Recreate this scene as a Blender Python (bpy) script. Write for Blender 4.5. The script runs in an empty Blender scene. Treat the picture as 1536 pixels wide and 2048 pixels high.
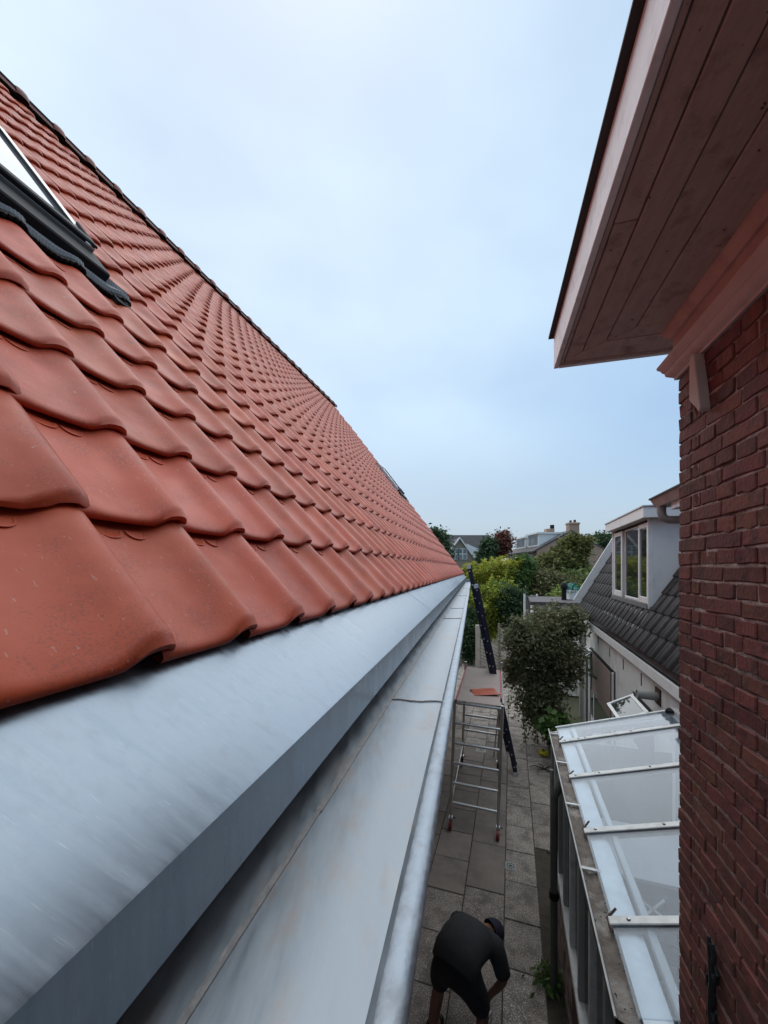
import bpy, bmesh, math, random
import numpy as np
from mathutils import Vector, Matrix

rnd = random.Random(11)
C = bpy.context.scene
COL = C.collection
H = 4.25          # eye height above the paving
FOC = 770.0

# ------------------------------------------------------------------ camera, sky, sun, exposure
cam_d = bpy.data.cameras.new('camera')
cam = bpy.data.objects.new('camera', cam_d)
COL.objects.link(cam)
cam.location = (0, 0, H)
cam.rotation_euler = (math.radians(90), 0, 0)
cam_d.sensor_fit = 'VERTICAL'
cam_d.sensor_height = 24.0
cam_d.lens = 24.0 * FOC / 2048
cam_d.shift_y = 112 / 2048
cam_d.clip_start = 0.02
cam_d.clip_end = 600
C.camera = cam

SUN_EL, SUN_AZ = math.radians(66), math.radians(-8)     # azimuth from +Y towards +X
world = bpy.data.worlds.new('World')
C.world = world
world.use_nodes = True
wn, wl = world.node_tree.nodes, world.node_tree.links
wn.clear()


def N(nodes, t, **kw):
    n = nodes.new(t)
    for k, v in kw.items():
        if hasattr(n, k):
            setattr(n, k, v)
    return n


w_out = N(wn, 'ShaderNodeOutputWorld')
w_bg = N(wn, 'ShaderNodeBackground')
w_bg.inputs['Strength'].default_value = 0.085
sky = N(wn, 'ShaderNodeTexSky', sky_type='NISHITA', sun_disc=False)
sky.sun_elevation = SUN_EL
sky.sun_rotation = SUN_AZ
sky.dust_density = 0.6
w_tc = N(wn, 'ShaderNodeTexCoord')
w_map = N(wn, 'ShaderNodeMapping')
w_map.inputs['Scale'].default_value = (1.0, 1.0, 1.9)
w_map.inputs['Location'].default_value = (0.35, 0.2, 0.1)
w_noise = N(wn, 'ShaderNodeTexNoise')
w_noise.inputs['Scale'].default_value = 1.5
w_noise.inputs['Detail'].default_value = 5
w_noise.inputs['Roughness'].default_value = 0.44
w_ramp = N(wn, 'ShaderNodeValToRGB')
w_ramp.color_ramp.elements[0].position = 0.34
w_ramp.color_ramp.elements[0].color = (0.50, 0.50, 0.50, 1)
w_ramp.color_ramp.elements[1].position = 0.66
w_ramp.color_ramp.elements[1].color = (0.92, 0.92, 0.92, 1)
# cloud cover is thinner and paler towards the upper left
w_dot = N(wn, 'ShaderNodeVectorMath', operation='DOT_PRODUCT')
w_dot.inputs[1].default_value = (-0.50, 0.55, 0.67)
w_mr = N(wn, 'ShaderNodeMapRange')
w_mr.inputs['From Min'].default_value = 0.2
w_mr.inputs['From Max'].default_value = 1.0
w_n2 = N(wn, 'ShaderNodeTexNoise')
w_n2.inputs['Scale'].default_value = 2.6
w_n2.inputs['Detail'].default_value = 4
w_cl = N(wn, 'ShaderNodeMix', data_type='RGBA')
w_cl.inputs[6].default_value = (3.55, 5.45, 7.5, 1)
w_cl.inputs[7].default_value = (6.7, 7.9, 8.8, 1)
w_sh = N(wn, 'ShaderNodeMix', data_type='RGBA', blend_type='MULTIPLY')
w_sh.inputs[0].default_value = 1.0
w_r2 = N(wn, 'ShaderNodeValToRGB')
w_r2.color_ramp.elements[0].position = 0.3
w_r2.color_ramp.elements[0].color = (0.95, 0.96, 0.975, 1)
w_r2.color_ramp.elements[1].position = 0.65
w_r2.color_ramp.elements[1].color = (1.04, 1.03, 1.01, 1)
w_mix = N(wn, 'ShaderNodeMix', data_type='RGBA')
wl.new(w_tc.outputs['Generated'], w_map.inputs['Vector'])
wl.new(w_map.outputs[0], w_noise.inputs['Vector'])
wl.new(w_map.outputs[0], w_n2.inputs['Vector'])
wl.new(w_noise.outputs['Fac'], w_ramp.inputs[0])
wl.new(w_tc.outputs['Generated'], w_dot.inputs[0])
wl.new(w_dot.outputs['Value'], w_mr.inputs['Value'])
wl.new(w_mr.outputs[0], w_cl.inputs[0])
wl.new(w_n2.outputs['Fac'], w_r2.inputs[0])
wl.new(w_cl.outputs[2], w_sh.inputs[6])
wl.new(w_r2.outputs[0], w_sh.inputs[7])
# the cover closes to an even pale grey low over the horizon, all the way round
w_sep = N(wn, 'ShaderNodeSeparateXYZ')
w_hz = N(wn, 'ShaderNodeMapRange', interpolation_type='SMOOTHSTEP')
w_hz.inputs['From Min'].default_value = 0.0
w_hz.inputs['From Max'].default_value = 0.42
w_hz.inputs['To Min'].default_value = 1.0
w_hz.inputs['To Max'].default_value = 0.0
w_max = N(wn, 'ShaderNodeMath', operation='MAXIMUM')
w_hc = N(wn, 'ShaderNodeMix', data_type='RGBA')
w_hc.inputs[7].default_value = (3.75, 4.45, 5.1, 1)
wl.new(w_tc.outputs['Generated'], w_sep.inputs[0])
wl.new(w_sep.outputs['Z'], w_hz.inputs['Value'])
wl.new(w_hz.outputs[0], w_max.inputs[0])
wl.new(w_ramp.outputs[0], w_max.inputs[1])
wl.new(w_hz.outputs[0], w_hc.inputs[0])
wl.new(w_sh.outputs[2], w_hc.inputs[6])
wl.new(w_max.outputs[0], w_mix.inputs[0])
wl.new(sky.outputs[0], w_mix.inputs[6])
wl.new(w_hc.outputs[2], w_mix.inputs[7])
wl.new(w_mix.outputs[2], w_bg.inputs['Color'])
wl.new(w_bg.outputs[0], w_out.inputs['Surface'])

sun_d = bpy.data.lights.new('sun', 'SUN')
sun_d.energy = 1.5
sun_d.angle = math.radians(110)
sun_d.color = (1.0, 0.95, 0.88)
sun = bpy.data.objects.new('sun', sun_d)
COL.objects.link(sun)
sd = Vector((math.sin(SUN_AZ) * math.cos(SUN_EL), math.cos(SUN_AZ) * math.cos(SUN_EL), math.sin(SUN_EL)))
sun.rotation_euler = sd.to_track_quat('Z', 'Y').to_euler()
sun.location = sd * 60

C.view_settings.view_transform = 'Standard'
C.view_settings.look = 'None'
C.view_settings.exposure = 0.65
C.view_settings.gamma = 1.0
C.view_settings.use_curve_mapping = False
C.render.engine = 'CYCLES'


# ------------------------------------------------------------------ measuring helpers
def P(px, py, Y):
    """a point of the place at depth Y, measured off the photograph"""
    return Vector(((px - 768) / FOC * Y, Y, H + (1136 - py) / FOC * Y))


class Frame:
    """a building's own axes: x to the right of its street line, s along it, z up"""

    def __init__(self, ox, oy, deg):
        self.o = Vector((ox, oy, 0))
        self.a = math.radians(deg)
        self.d = Vector((math.sin(self.a), math.cos(self.a), 0))
        self.r = Vector((math.cos(self.a), -math.sin(self.a), 0))

    def w(self, x, s, z):
        return self.o + self.r * x + self.d * s + Vector((0, 0, z))

    def loc(self, p):
        q = p - self.o
        return (q.dot(self.r), q.dot(self.d), p.z)

    def onx(self, px, py, x):
        d = Vector(((px - 768) / FOC, 1, (1136 - py) / FOC))
        c = Vector((0, 0, H))
        l = (x + self.o.dot(self.r)) / d.dot(self.r)
        return self.loc(c + d * l)

    def onz(self, px, py, z):
        d = Vector(((px - 768) / FOC, 1, (1136 - py) / FOC))
        l = (z - H) / d.z
        return self.loc(Vector((0, 0, H)) + d * l)

    def mat(self, x=0, s=0, z=0):
        return Matrix.Translation(self.w(x, s, z)) @ Matrix.Rotation(-self.a, 4, 'Z')


# ------------------------------------------------------------------ materials
MATS = {}


def mat(name, c1, c2=None, scale=6.0, rough=0.6, metal=0.0, bump=0.0, bscale=60.0, rand=0.0, island=0.0, stain=None,
        sscale=3.0, samt=0.5, sth=(0.5, 0.7), spec=0.5, stretch=None, speck=None, spscale=120.0, spth=0.66, transl=0.0,
        rvar=0.0, grit=None, gscale=200.0, gth=0.6, huev=0.0, spstretch=None, bdist=0.01, obj_off=False, sstretch=None, srot=0.0):
    m = bpy.data.materials.new(name)
    m.use_nodes = True
    n, l = m.node_tree.nodes, m.node_tree.links
    bsdf = n['Principled BSDF']
    tc = N(n, 'ShaderNodeTexCoord')
    vec = tc.outputs['Object']
    oi = N(n, 'ShaderNodeObjectInfo')
    if obj_off:
        sc = N(n, 'ShaderNodeVectorMath', operation='SCALE')
        sc.inputs[0].default_value = (37.0, 61.0, 23.0)
        l.new(oi.outputs['Random'], sc.inputs['Scale'])
        ad = N(n, 'ShaderNodeVectorMath', operation='ADD')
        l.new(vec, ad.inputs[0])
        l.new(sc.outputs[0], ad.inputs[1])
        vec = ad.outputs[0]
    base_vec = vec
    if stretch:
        mp = N(n, 'ShaderNodeMapping')
        mp.inputs['Scale'].default_value = stretch
        l.new(vec, mp.inputs['Vector'])
        vec = mp.outputs[0]
    nz = N(n, 'ShaderNodeTexNoise')
    nz.inputs['Scale'].default_value = scale
    nz.inputs['Detail'].default_value = 6
    nz.inputs['Roughness'].default_value = 0.6
    l.new(vec, nz.inputs['Vector'])
    mx = N(n, 'ShaderNodeMix', data_type='RGBA')
    mx.inputs[6].default_value = (*c1, 1)
    mx.inputs[7].default_value = (*(c2 or c1), 1)
    mr = N(n, 'ShaderNodeMapRange')
    mr.inputs['From Min'].default_value = 0.33
    mr.inputs['From Max'].default_value = 0.67
    l.new(nz.outputs['Fac'], mr.inputs['Value'])
    l.new(mr.outputs[0], mx.inputs[0])
    col = mx.outputs[2]
    if stain:
        ns = N(n, 'ShaderNodeTexNoise')
        ns.inputs['Scale'].default_value = sscale
        ns.inputs['Detail'].default_value = 8
        ns.inputs['Roughness'].default_value = 0.65
        if sstretch:
            mp3 = N(n, 'ShaderNodeMapping')
            mp3.inputs['Scale'].default_value = sstretch
            mp3.inputs['Rotation'].default_value = (0, 0, srot)
            l.new(base_vec, mp3.inputs['Vector'])
            l.new(mp3.outputs[0], ns.inputs['Vector'])
        else:
            l.new(base_vec, ns.inputs['Vector'])
        ms = N(n, 'ShaderNodeMapRange')
        ms.inputs['From Min'].default_value, ms.inputs['From Max'].default_value = sth
        ms.inputs['To Max'].default_value = samt
        l.new(ns.outputs['Fac'], ms.inputs['Value'])
        m2 = N(n, 'ShaderNodeMix', data_type='RGBA')
        m2.inputs[7].default_value = (*stain, 1)
        l.new(ms.outputs[0], m2.inputs[0])
        l.new(col, m2.inputs[6])
        col = m2.outputs[2]
    if speck:
        sv = base_vec
        if spstretch:
            mp2 = N(n, 'ShaderNodeMapping')
            mp2.inputs['Scale'].default_value = spstretch
            l.new(base_vec, mp2.inputs['Vector'])
            sv = mp2.outputs[0]
        n3 = N(n, 'ShaderNodeTexNoise')
        n3.inputs['Scale'].default_value = spscale
        n3.inputs['Detail'].default_value = 2
        l.new(sv, n3.inputs['Vector'])
        m3r = N(n, 'ShaderNodeMapRange')
        m3r.inputs['From Min'].default_value = spth
        m3r.inputs['From Max'].default_value = spth + 0.06
        l.new(n3.outputs['Fac'], m3r.inputs['Value'])
        m3 = N(n, 'ShaderNodeMix', data_type='RGBA')
        m3.inputs[7].default_value = (*speck, 1)
        l.new(m3r.outputs[0], m3.inputs[0])
        l.new(col, m3.inputs[6])
        col = m3.outputs[2]
    if grit:
        n4 = N(n, 'ShaderNodeTexNoise')
        n4.inputs['Scale'].default_value = gscale
        n4.inputs['Detail'].default_value = 4
        l.new(base_vec, n4.inputs['Vector'])
        n5 = N(n, 'ShaderNodeTexNoise')
        n5.inputs['Scale'].default_value = gscale / 28
        n5.inputs['Detail'].default_value = 3
        l.new(base_vec, n5.inputs['Vector'])
        pr_ = N(n, 'ShaderNodeMath', operation='MULTIPLY')
        l.new(n4.outputs['Fac'], pr_.inputs[0])
        l.new(n5.outputs['Fac'], pr_.inputs[1])
        m4r = N(n, 'ShaderNodeMapRange')
        m4r.inputs['From Min'].default_value = gth * gth
        m4r.inputs['From Max'].default_value = gth * gth + 0.05
        m4r.inputs['To Max'].default_value = 0.75
        l.new(pr_.outputs[0], m4r.inputs['Value'])
        m4 = N(n, 'ShaderNodeMix', data_type='RGBA')
        m4.inputs[7].default_value = (*grit, 1)
        l.new(m4r.outputs[0], m4.inputs[0])
        l.new(col, m4.inputs[6])
        col = m4.outputs[2]
    if rand or island or huev:
        hs = N(n, 'ShaderNodeHueSaturation')
        if island:
            ge = N(n, 'ShaderNodeNewGeometry')
            rv = ge.outputs['Random Per Island']
        else:
            rv = oi.outputs['Random']
        amt = rand or island
        r1 = N(n, 'ShaderNodeMapRange')
        r1.inputs['To Min'].default_value = 1 - amt
        r1.inputs['To Max'].default_value = 1 + amt
        l.new(rv, r1.inputs['Value'])
        l.new(r1.outputs[0], hs.inputs['Value'])
        if huev:
            mu = N(n, 'ShaderNodeMath', operation='MULTIPLY')
            mu.inputs[1].default_value = 7.31
            l.new(rv, mu.inputs[0])
            fr = N(n, 'ShaderNodeMath', operation='FRACT')
            l.new(mu.outputs[0], fr.inputs[0])
            r2 = N(n, 'ShaderNodeMapRange')
            r2.inputs['To Min'].default_value = 0.5 - huev
            r2.inputs['To Max'].default_value = 0.5 + huev
            l.new(fr.outputs[0], r2.inputs['Value'])
            l.new(r2.outputs[0], hs.inputs['Hue'])
        l.new(col, hs.inputs['Color'])
        col = hs.outputs[0]
    l.new(col, bsdf.inputs['Base Color'])
    bsdf.inputs['Metallic'].default_value = metal
    bsdf.inputs['Specular IOR Level'].default_value = spec
    bsdf.inputs['Roughness'].default_value = rough
    if rvar:
        rr = N(n, 'ShaderNodeMapRange')
        rr.inputs['From Min'].default_value = 0.3
        rr.inputs['From Max'].default_value = 0.7
        rr.inputs['To Min'].default_value = rough - rvar
        rr.inputs['To Max'].default_value = rough + rvar
        l.new(nz.outputs['Fac'], rr.inputs['Value'])
        l.new(rr.outputs[0], bsdf.inputs['Roughness'])
    if bump:
        nb = N(n, 'ShaderNodeTexNoise')
        nb.inputs['Scale'].default_value = bscale
        nb.inputs['Detail'].default_value = 5
        l.new(base_vec, nb.inputs['Vector'])
        bp = N(n, 'ShaderNodeBump')
        bp.inputs['Strength'].default_value = bump
        bp.inputs['Distance'].default_value = bdist
        l.new(nb.outputs['Fac'], bp.inputs['Height'])
        l.new(bp.outputs[0], bsdf.inputs['Normal'])
    if transl:
        tr = N(n, 'ShaderNodeBsdfTranslucent')
        l.new(col, tr.inputs['Color'])
        ms = N(n, 'ShaderNodeMixShader')
        ms.inputs[0].default_value = transl
        l.new(bsdf.outputs[0], ms.inputs[1])
        l.new(tr.outputs[0], ms.inputs[2])
        l.new(ms.outputs[0], n['Material Output'].inputs['Surface'])
    MATS[name] = m
    return m


TILE = dict(c1=(0.49, 0.084, 0.034), c2=(0.42, 0.067, 0.026), scale=7, rough=0.47, rvar=0.07, bump=0.02, bscale=300,
            stain=(0.31, 0.052, 0.024), sscale=4.5, samt=0.5, speck=(0.46, 0.20, 0.15), spscale=95, spth=0.675,
            spstretch=(2.2, 0.55, 1.0), spec=0.30, grit=(0.30, 0.060, 0.032), gscale=230, gth=0.545)
M_tile = mat('terracotta_tile', rand=0.09, huev=0.003, obj_off=True, **TILE)
M_tile_stuff = mat('terracotta_tile_far', island=0.08, **TILE)
M_ridge = mat('terracotta_ridge', (0.26, 0.075, 0.052), (0.20, 0.055, 0.04), rough=0.5, rand=0.12, obj_off=True)
M_under = mat('black_underlay', (0.012, 0.012, 0.013), rough=0.8)
M_black = mat('black_plastic', (0.008, 0.008, 0.009), (0.012, 0.012, 0.013), rough=0.6, spec=0.22)
M_zinc = mat('brushed_zinc', (0.235, 0.285, 0.335), (0.315, 0.37, 0.425), scale=3, rough=0.34, rvar=0.10, metal=0.8, bump=0.03,
             bscale=3.5, bdist=0.02, stretch=(1.5, 16.0, 1.5), stain=(0.21, 0.235, 0.27), sscale=34, samt=0.24, sth=(0.50, 0.66), sstretch=(1.0, 1.6, 1.0), srot=0.7,
             speck=(0.36, 0.40, 0.445), spscale=5, spth=0.685, spstretch=(.6, 90, 9))
M_zinc_face = mat('dull_zinc', (0.38, 0.43, 0.44), (0.48, 0.53, 0.54), scale=7, rough=0.52, rvar=0.1, metal=0.85,
                  stain=(0.33, 0.34, 0.34), sscale=7, samt=0.7, sth=(0.5, 0.68), bump=0.04, bscale=16)
M_gutter = mat('weathered_zinc', (0.26, 0.30, 0.335), (0.375, 0.415, 0.45), scale=8, rough=0.5, rvar=0.14, metal=0.7,
               stretch=(6, 1.1, 4), stain=(0.37, 0.30, 0.25), sscale=6.5, samt=0.65, sth=(0.52, 0.70),
               speck=(0.30, 0.20, 0.15), spscale=17, spth=0.735, bump=0.05, bscale=6, bdist=0.02, sstretch=(2.2, 1.0, 1.0))
M_bead = mat('galvanised_bead', (0.28, 0.335, 0.39), (0.42, 0.475, 0.53), scale=40, rough=0.52, rvar=0.12, metal=0.75,
             stain=(0.30, 0.33, 0.36), sscale=26, samt=0.7, sth=(0.5, 0.62), bump=0.1, bscale=90)
M_solder = mat('solder_seam', (0.36, 0.36, 0.36), (0.46, 0.43, 0.41), scale=30, rough=0.6, metal=0.5, bump=0.3, bscale=80)
M_lead = mat('grey_lead', (0.16, 0.165, 0.17), (0.20, 0.205, 0.21), scale=12, rough=0.6, metal=0.1)
M_apron = mat('pale_grey_apron', (0.19, 0.195, 0.20), (0.24, 0.245, 0.25), scale=12, rough=0.5, metal=0.2)
M_alu = mat('aluminium', (0.62, 0.63, 0.63), (0.52, 0.53, 0.53), scale=9, rough=0.36, metal=0.9, stain=(0.35, 0.34, 0.32), samt=0.5)
M_alu_white = mat('chalky_aluminium', (0.62, 0.63, 0.62), (0.52, 0.53, 0.52), scale=14, rough=0.5, metal=0.25, stain=(0.34, 0.33, 0.30), sscale=12, samt=0.6)
M_white = mat('white_paint', (0.82, 0.83, 0.82), (0.76, 0.77, 0.76), scale=4, rough=0.45, stain=(0.45, 0.44, 0.41), sscale=5, samt=0.4, sth=(0.55, 0.75))
M_whitewall = mat('whitewashed_wall', (0.76, 0.76, 0.74), (0.68, 0.68, 0.66), scale=3, rough=0.8, stain=(0.36, 0.34, 0.31), sscale=1.8, samt=0.6, bump=0.3, bscale=25)
M_cladding = mat('white_cladding', (0.78, 0.79, 0.78), (0.73, 0.74, 0.73), scale=2, rough=0.5, stain=(0.45, 0.45, 0.43), sscale=3, samt=0.35)
M_fascia = mat('white_fascia', (0.76, 0.85, 0.89), (0.69, 0.78, 0.82), scale=5, rough=0.55, stretch=(8, 1, 1), stain=(0.36, 0.34, 0.33), sscale=9, samt=0.5, bump=0.15, bscale=40)
M_soffit = mat('brown_soffit', (0.47, 0.39, 0.355), (0.39, 0.32, 0.29), scale=4, rough=0.7, stretch=(14, 2, 2), stain=(0.14, 0.10, 0.095), sscale=9, samt=0.7, sth=(0.54, 0.70), bump=0.25, bscale=70, obj_off=True, rand=0.06,
               speck=(0.05, 0.04, 0.04), spscale=45, spth=0.70)
M_frieze = mat('pink_frieze', (0.50, 0.37, 0.335), (0.44, 0.32, 0.29), scale=5, rough=0.6, stain=(0.22, 0.13, 0.11), sscale=8, samt=0.5, bump=0.1, bscale=50)
M_mould = mat('pink_grey_moulding', (0.50, 0.42, 0.395), (0.42, 0.35, 0.33), scale=6, rough=0.55, stain=(0.24, 0.17, 0.155), sscale=9, samt=0.5)
M_darktrim = mat('dark_drip_edge', (0.02, 0.019, 0.019), (0.035, 0.03, 0.03), rough=0.7)
M_brick = mat('old_red_brick', (0.172, 0.052, 0.040), (0.108, 0.038, 0.032), scale=18, rough=0.8, bump=0.4, bscale=60, rand=0.25, huev=0.012,
              stain=(0.045, 0.022, 0.022), sscale=16, samt=0.8, sth=(0.5, 0.7), obj_off=True, speck=(0.22, 0.14, 0.13), spscale=90, spth=0.73)
M_brick_orange = mat('orange_red_brick', (0.23, 0.066, 0.036), (0.165, 0.050, 0.032), scale=15, rough=0.8, bump=0.6, bscale=55, rand=0.2, huev=0.012,
                     stain=(0.10, 0.035, 0.026), sscale=14, samt=0.7, obj_off=True)
M_brick_stuff = mat('old_red_brick_rest', (0.150, 0.050, 0.042), (0.10, 0.038, 0.034), scale=18, rough=0.8, bump=0.6, bscale=55, island=0.3)
M_mortar = mat('grey_mortar', (0.46, 0.37, 0.34), (0.24, 0.19, 0.175), scale=30, rough=0.9, bump=0.8, bscale=70, stain=(0.06, 0.042, 0.04), sscale=7, samt=0.9, sth=(0.46, 0.6))
M_brownbrick = mat('brown_gable_brick', (0.40, 0.285, 0.215), (0.33, 0.23, 0.175), scale=9, rough=0.9, stain=(0.30, 0.17, 0.12), sscale=0.7, samt=0.5)
M_tanbrick = mat('tan_brick', (0.36, 0.30, 0.225), (0.30, 0.25, 0.19), scale=8, rough=0.9)
M_slab = mat('exposed_gravel_slab', (0.29, 0.248, 0.215), (0.20, 0.172, 0.15), scale=3, rough=0.85, bump=0.7, bscale=95, rand=0.14, obj_off=True,
             speck=(0.62, 0.58, 0.53), spscale=105, spth=0.555, grit=(0.10, 0.085, 0.075), gscale=160, gth=0.52, stain=(0.115, 0.105, 0.09), sscale=2.5, samt=0.7, sth=(0.48, 0.68))
M_slab_smooth = mat('smooth_concrete_slab', (0.27, 0.232, 0.205), (0.21, 0.18, 0.16), scale=4, rough=0.85, bump=0.3, bscale=70, rand=0.12, obj_off=True,
                    stain=(0.12, 0.105, 0.095), sscale=3, samt=0.6, speck=(0.34, 0.31, 0.28), spscale=90, spth=0.68)
M_soil = mat('damp_soil', (0.05, 0.042, 0.034), (0.08, 0.066, 0.05), scale=8, rough=0.95, bump=0.8, bscale=30)
M_sand = mat('sandy_strip', (0.24, 0.165, 0.095), (0.18, 0.13, 0.08), scale=6, rough=0.95, bump=0.5, bscale=40, stain=(0.06, 0.05, 0.04), sscale=4, samt=0.7)
M_ground = mat('garden_ground', (0.055, 0.07, 0.03), (0.075, 0.065, 0.042), scale=1.2, rough=0.95, bump=0.6, bscale=10)
M_darktile = mat('black_concrete_tile', (0.019, 0.018, 0.019), (0.032, 0.030, 0.030), scale=9, rough=0.6, spec=0.25, rand=0.22, obj_off=True, bump=0.2, bscale=70,
                 stain=(0.06, 0.057, 0.056), sscale=11, samt=0.5, sth=(0.55, 0.7))
M_darkroof = mat('dark_far_roof', (0.055, 0.050, 0.055), (0.075, 0.066, 0.068), scale=5, rough=0.7, island=0.12)
M_solar = mat('solar_panel', (0.012, 0.016, 0.045), rough=0.15)
M_wood = mat('weathered_wood', (0.24, 0.205, 0.17), (0.17, 0.145, 0.12), scale=6, rough=0.85, stretch=(2, 12, 2), bump=0.3, bscale=60, rand=0.2, obj_off=True)
M_palewood = mat('pale_grey_wood', (0.52, 0.48, 0.43), (0.42, 0.38, 0.34), scale=6, rough=0.85, rand=0.15, obj_off=True)
M_blind = mat('brown_blind', (0.36, 0.275, 0.245), (0.30, 0.23, 0.21), scale=7, rough=0.75, stain=(0.22, 0.19, 0.17), sscale=4, samt=0.4)
M_dark = mat('dark_recess', (0.02, 0.02, 0.02), rough=0.8)
M_pvc = mat('grey_pvc', (0.30, 0.31, 0.30), (0.25, 0.26, 0.25), scale=5, rough=0.5)
M_pvcdark = mat('dark_grey_pvc', (0.085, 0.088, 0.082), (0.065, 0.068, 0.064), scale=5, rough=0.55)
M_gutterdirt = mat('mossy_gutter', (0.21, 0.175, 0.145), (0.12, 0.10, 0.085), scale=14, rough=0.85, bump=0.8, bscale=40, stain=(0.40, 0.38, 0.35), sscale=5, samt=0.8, sth=(0.5, 0.66), speck=(0.03, 0.03, 0.025), spscale=40, spth=0.64)
M_redwood = mat('red_brown_panel', (0.080, 0.032, 0.026), (0.055, 0.026, 0.022), scale=5, rough=0.7, stretch=(1, 1, 7))
M_iron = mat('black_wrought_iron', (0.014, 0.015, 0.016), (0.035, 0.036, 0.037), scale=16, rough=0.5, metal=0.3, bump=0.5, bscale=50)
M_rust = mat('rusty_iron', (0.075, 0.032, 0.022), (0.045, 0.025, 0.02), scale=20, rough=0.8)
M_ply = mat('dirty_plywood', (0.40, 0.32, 0.285), (0.34, 0.27, 0.24), scale=5, rough=0.7, stain=(0.32, 0.28, 0.25), sscale=3.5, samt=0.5)
M_red = mat('red_paint', (0.36, 0.03, 0.028), (0.27, 0.025, 0.022), rough=0.45)
M_redwheel = mat('red_caster', (0.17, 0.012, 0.014), rough=0.45)
M_navy = mat('navy_ladder_rail', (0.008, 0.009, 0.028), (0.012, 0.013, 0.034), rough=0.45)
M_teal = mat('teal_leaf', (0.09, 0.30, 0.24), (0.14, 0.36, 0.30), rough=0.5, island=0.3)
M_yellow = mat('yellow_fabric', (0.55, 0.50, 0.03), (0.40, 0.36, 0.03), scale=30, rough=0.7)
M_shirt = mat('dark_grey_shirt', (0.030, 0.032, 0.035), (0.022, 0.024, 0.027), scale=9, rough=0.9, bump=0.4, bscale=14, bdist=0.02)
M_shorts = mat('black_navy_shorts', (0.010, 0.011, 0.017), (0.014, 0.015, 0.022), scale=9, rough=0.9, bump=0.4, bscale=18, bdist=0.02)
M_skin = mat('tanned_skin', (0.21, 0.095, 0.062), (0.18, 0.08, 0.052), rough=0.55)
M_cap = mat('navy_cap', (0.013, 0.013, 0.028), (0.018, 0.018, 0.035), rough=0.85)
M_boot = mat('black_boot', (0.010, 0.010, 0.010), rough=0.6)
M_bark = mat('brown_bark', (0.075, 0.058, 0.045), (0.045, 0.036, 0.03), scale=12, rough=0.9, bump=0.6, bscale=40)
M_inside = mat('pale_interior', (0.40, 0.42, 0.46), (0.32, 0.34, 0.38), rough=0.6)
M_insidefloor = mat('grey_interior_floor', (0.24, 0.26, 0.29), (0.19, 0.205, 0.23), rough=0.5)
M_panelblue = mat('slate_table_top', (0.085, 0.10, 0.125), rough=0.35)
M_farpane = mat('pale_curtained_pane', (0.34, 0.37, 0.40), (0.18, 0.20, 0.22), scale=1.5, rough=0.1)
M_crate = mat('slate_crate', (0.10, 0.11, 0.14), rough=0.6)


def glassy(name, tint, diff, dcol, rough=0.03):
    """thin pane: clear glass with a mottled matt film, reflecting by Fresnel"""
    m = bpy.data.materials.new(name)
    m.use_nodes = True
    n, l = m.node_tree.nodes, m.node_tree.links
    n.remove(n['Principled BSDF'])
    out = n['Material Output']
    tr = N(n, 'ShaderNodeBsdfTransparent')
    tr.inputs[0].default_value = (*tint, 1)
    df = N(n, 'ShaderNodeBsdfDiffuse')
    df.inputs[0].default_value = (*dcol, 1)
    gl = N(n, 'ShaderNodeBsdfGlossy')
    gl.inputs['Roughness'].default_value = rough
    lw = N(n, 'ShaderNodeLayerWeight')
    lw.inputs['Blend'].default_value = 0.5
    pw = N(n, 'ShaderNodeMath', operation='POWER')
    pw.inputs[1].default_value = 4.0
    l.new(lw.outputs['Facing'], pw.inputs[0])
    fr = N(n, 'ShaderNodeMath', operation='MULTIPLY_ADD')
    fr.inputs[1].default_value = 0.92
    fr.inputs[2].default_value = 0.045
    l.new(pw.outputs[0], fr.inputs[0])
    m1 = N(n, 'ShaderNodeMixShader')
    tc = N(n, 'ShaderNodeTexCoord')
    nz = N(n, 'ShaderNodeTexNoise')
    nz.inputs['Scale'].default_value = 1.7
    nz.inputs['Detail'].default_value = 5
    l.new(tc.outputs['Object'], nz.inputs['Vector'])
    mr = N(n, 'ShaderNodeMapRange')
    mr.inputs['From Min'].default_value = 0.3
    mr.inputs['From Max'].default_value = 0.7
    mr.inputs['To Min'].default_value = diff * 0.75
    mr.inputs['To Max'].default_value = min(1, diff * 1.25)
    l.new(nz.outputs['Fac'], mr.inputs['Value'])
    l.new(mr.outputs[0], m1.inputs[0])
    m2 = N(n, 'ShaderNodeMixShader')
    l.new(tr.outputs[0], m1.inputs[1])
    l.new(df.outputs[0], m1.inputs[2])
    l.new(fr.outputs[0], m2.inputs[0])
    l.new(m1.outputs[0], m2.inputs[1])
    l.new(gl.outputs[0], m2.inputs[2])
    l.new(m2.outputs[0], out.inputs['Surface'])
    return m


M_roofglass = glassy('milky_roof_glass', (0.86, 0.91, 0.95), 0.11, (0.50, 0.55, 0.62), 0.03)  # pale bluish matt film mixed over the clear pane
M_wallglass = glassy('grimy_wall_glass', (0.55, 0.58, 0.56), 0.3, (0.16, 0.165, 0.15), 0.03)
M_window = mat('window_glass', (0.018, 0.024, 0.026), (0.028, 0.034, 0.034), scale=1.2, rough=0.03, spec=1.0)
M_skyglass = mat('skylight_glass', (0.10, 0.125, 0.14), (0.13, 0.155, 0.17), scale=3, rough=0.05, spec=0.45)


def leafmat(name, c1, c2, tr=0.3):
    return mat(name, c1, c2, scale=1.6, rough=0.55, island=0.42, huev=0.018, transl=tr, spec=0.35)


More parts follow.
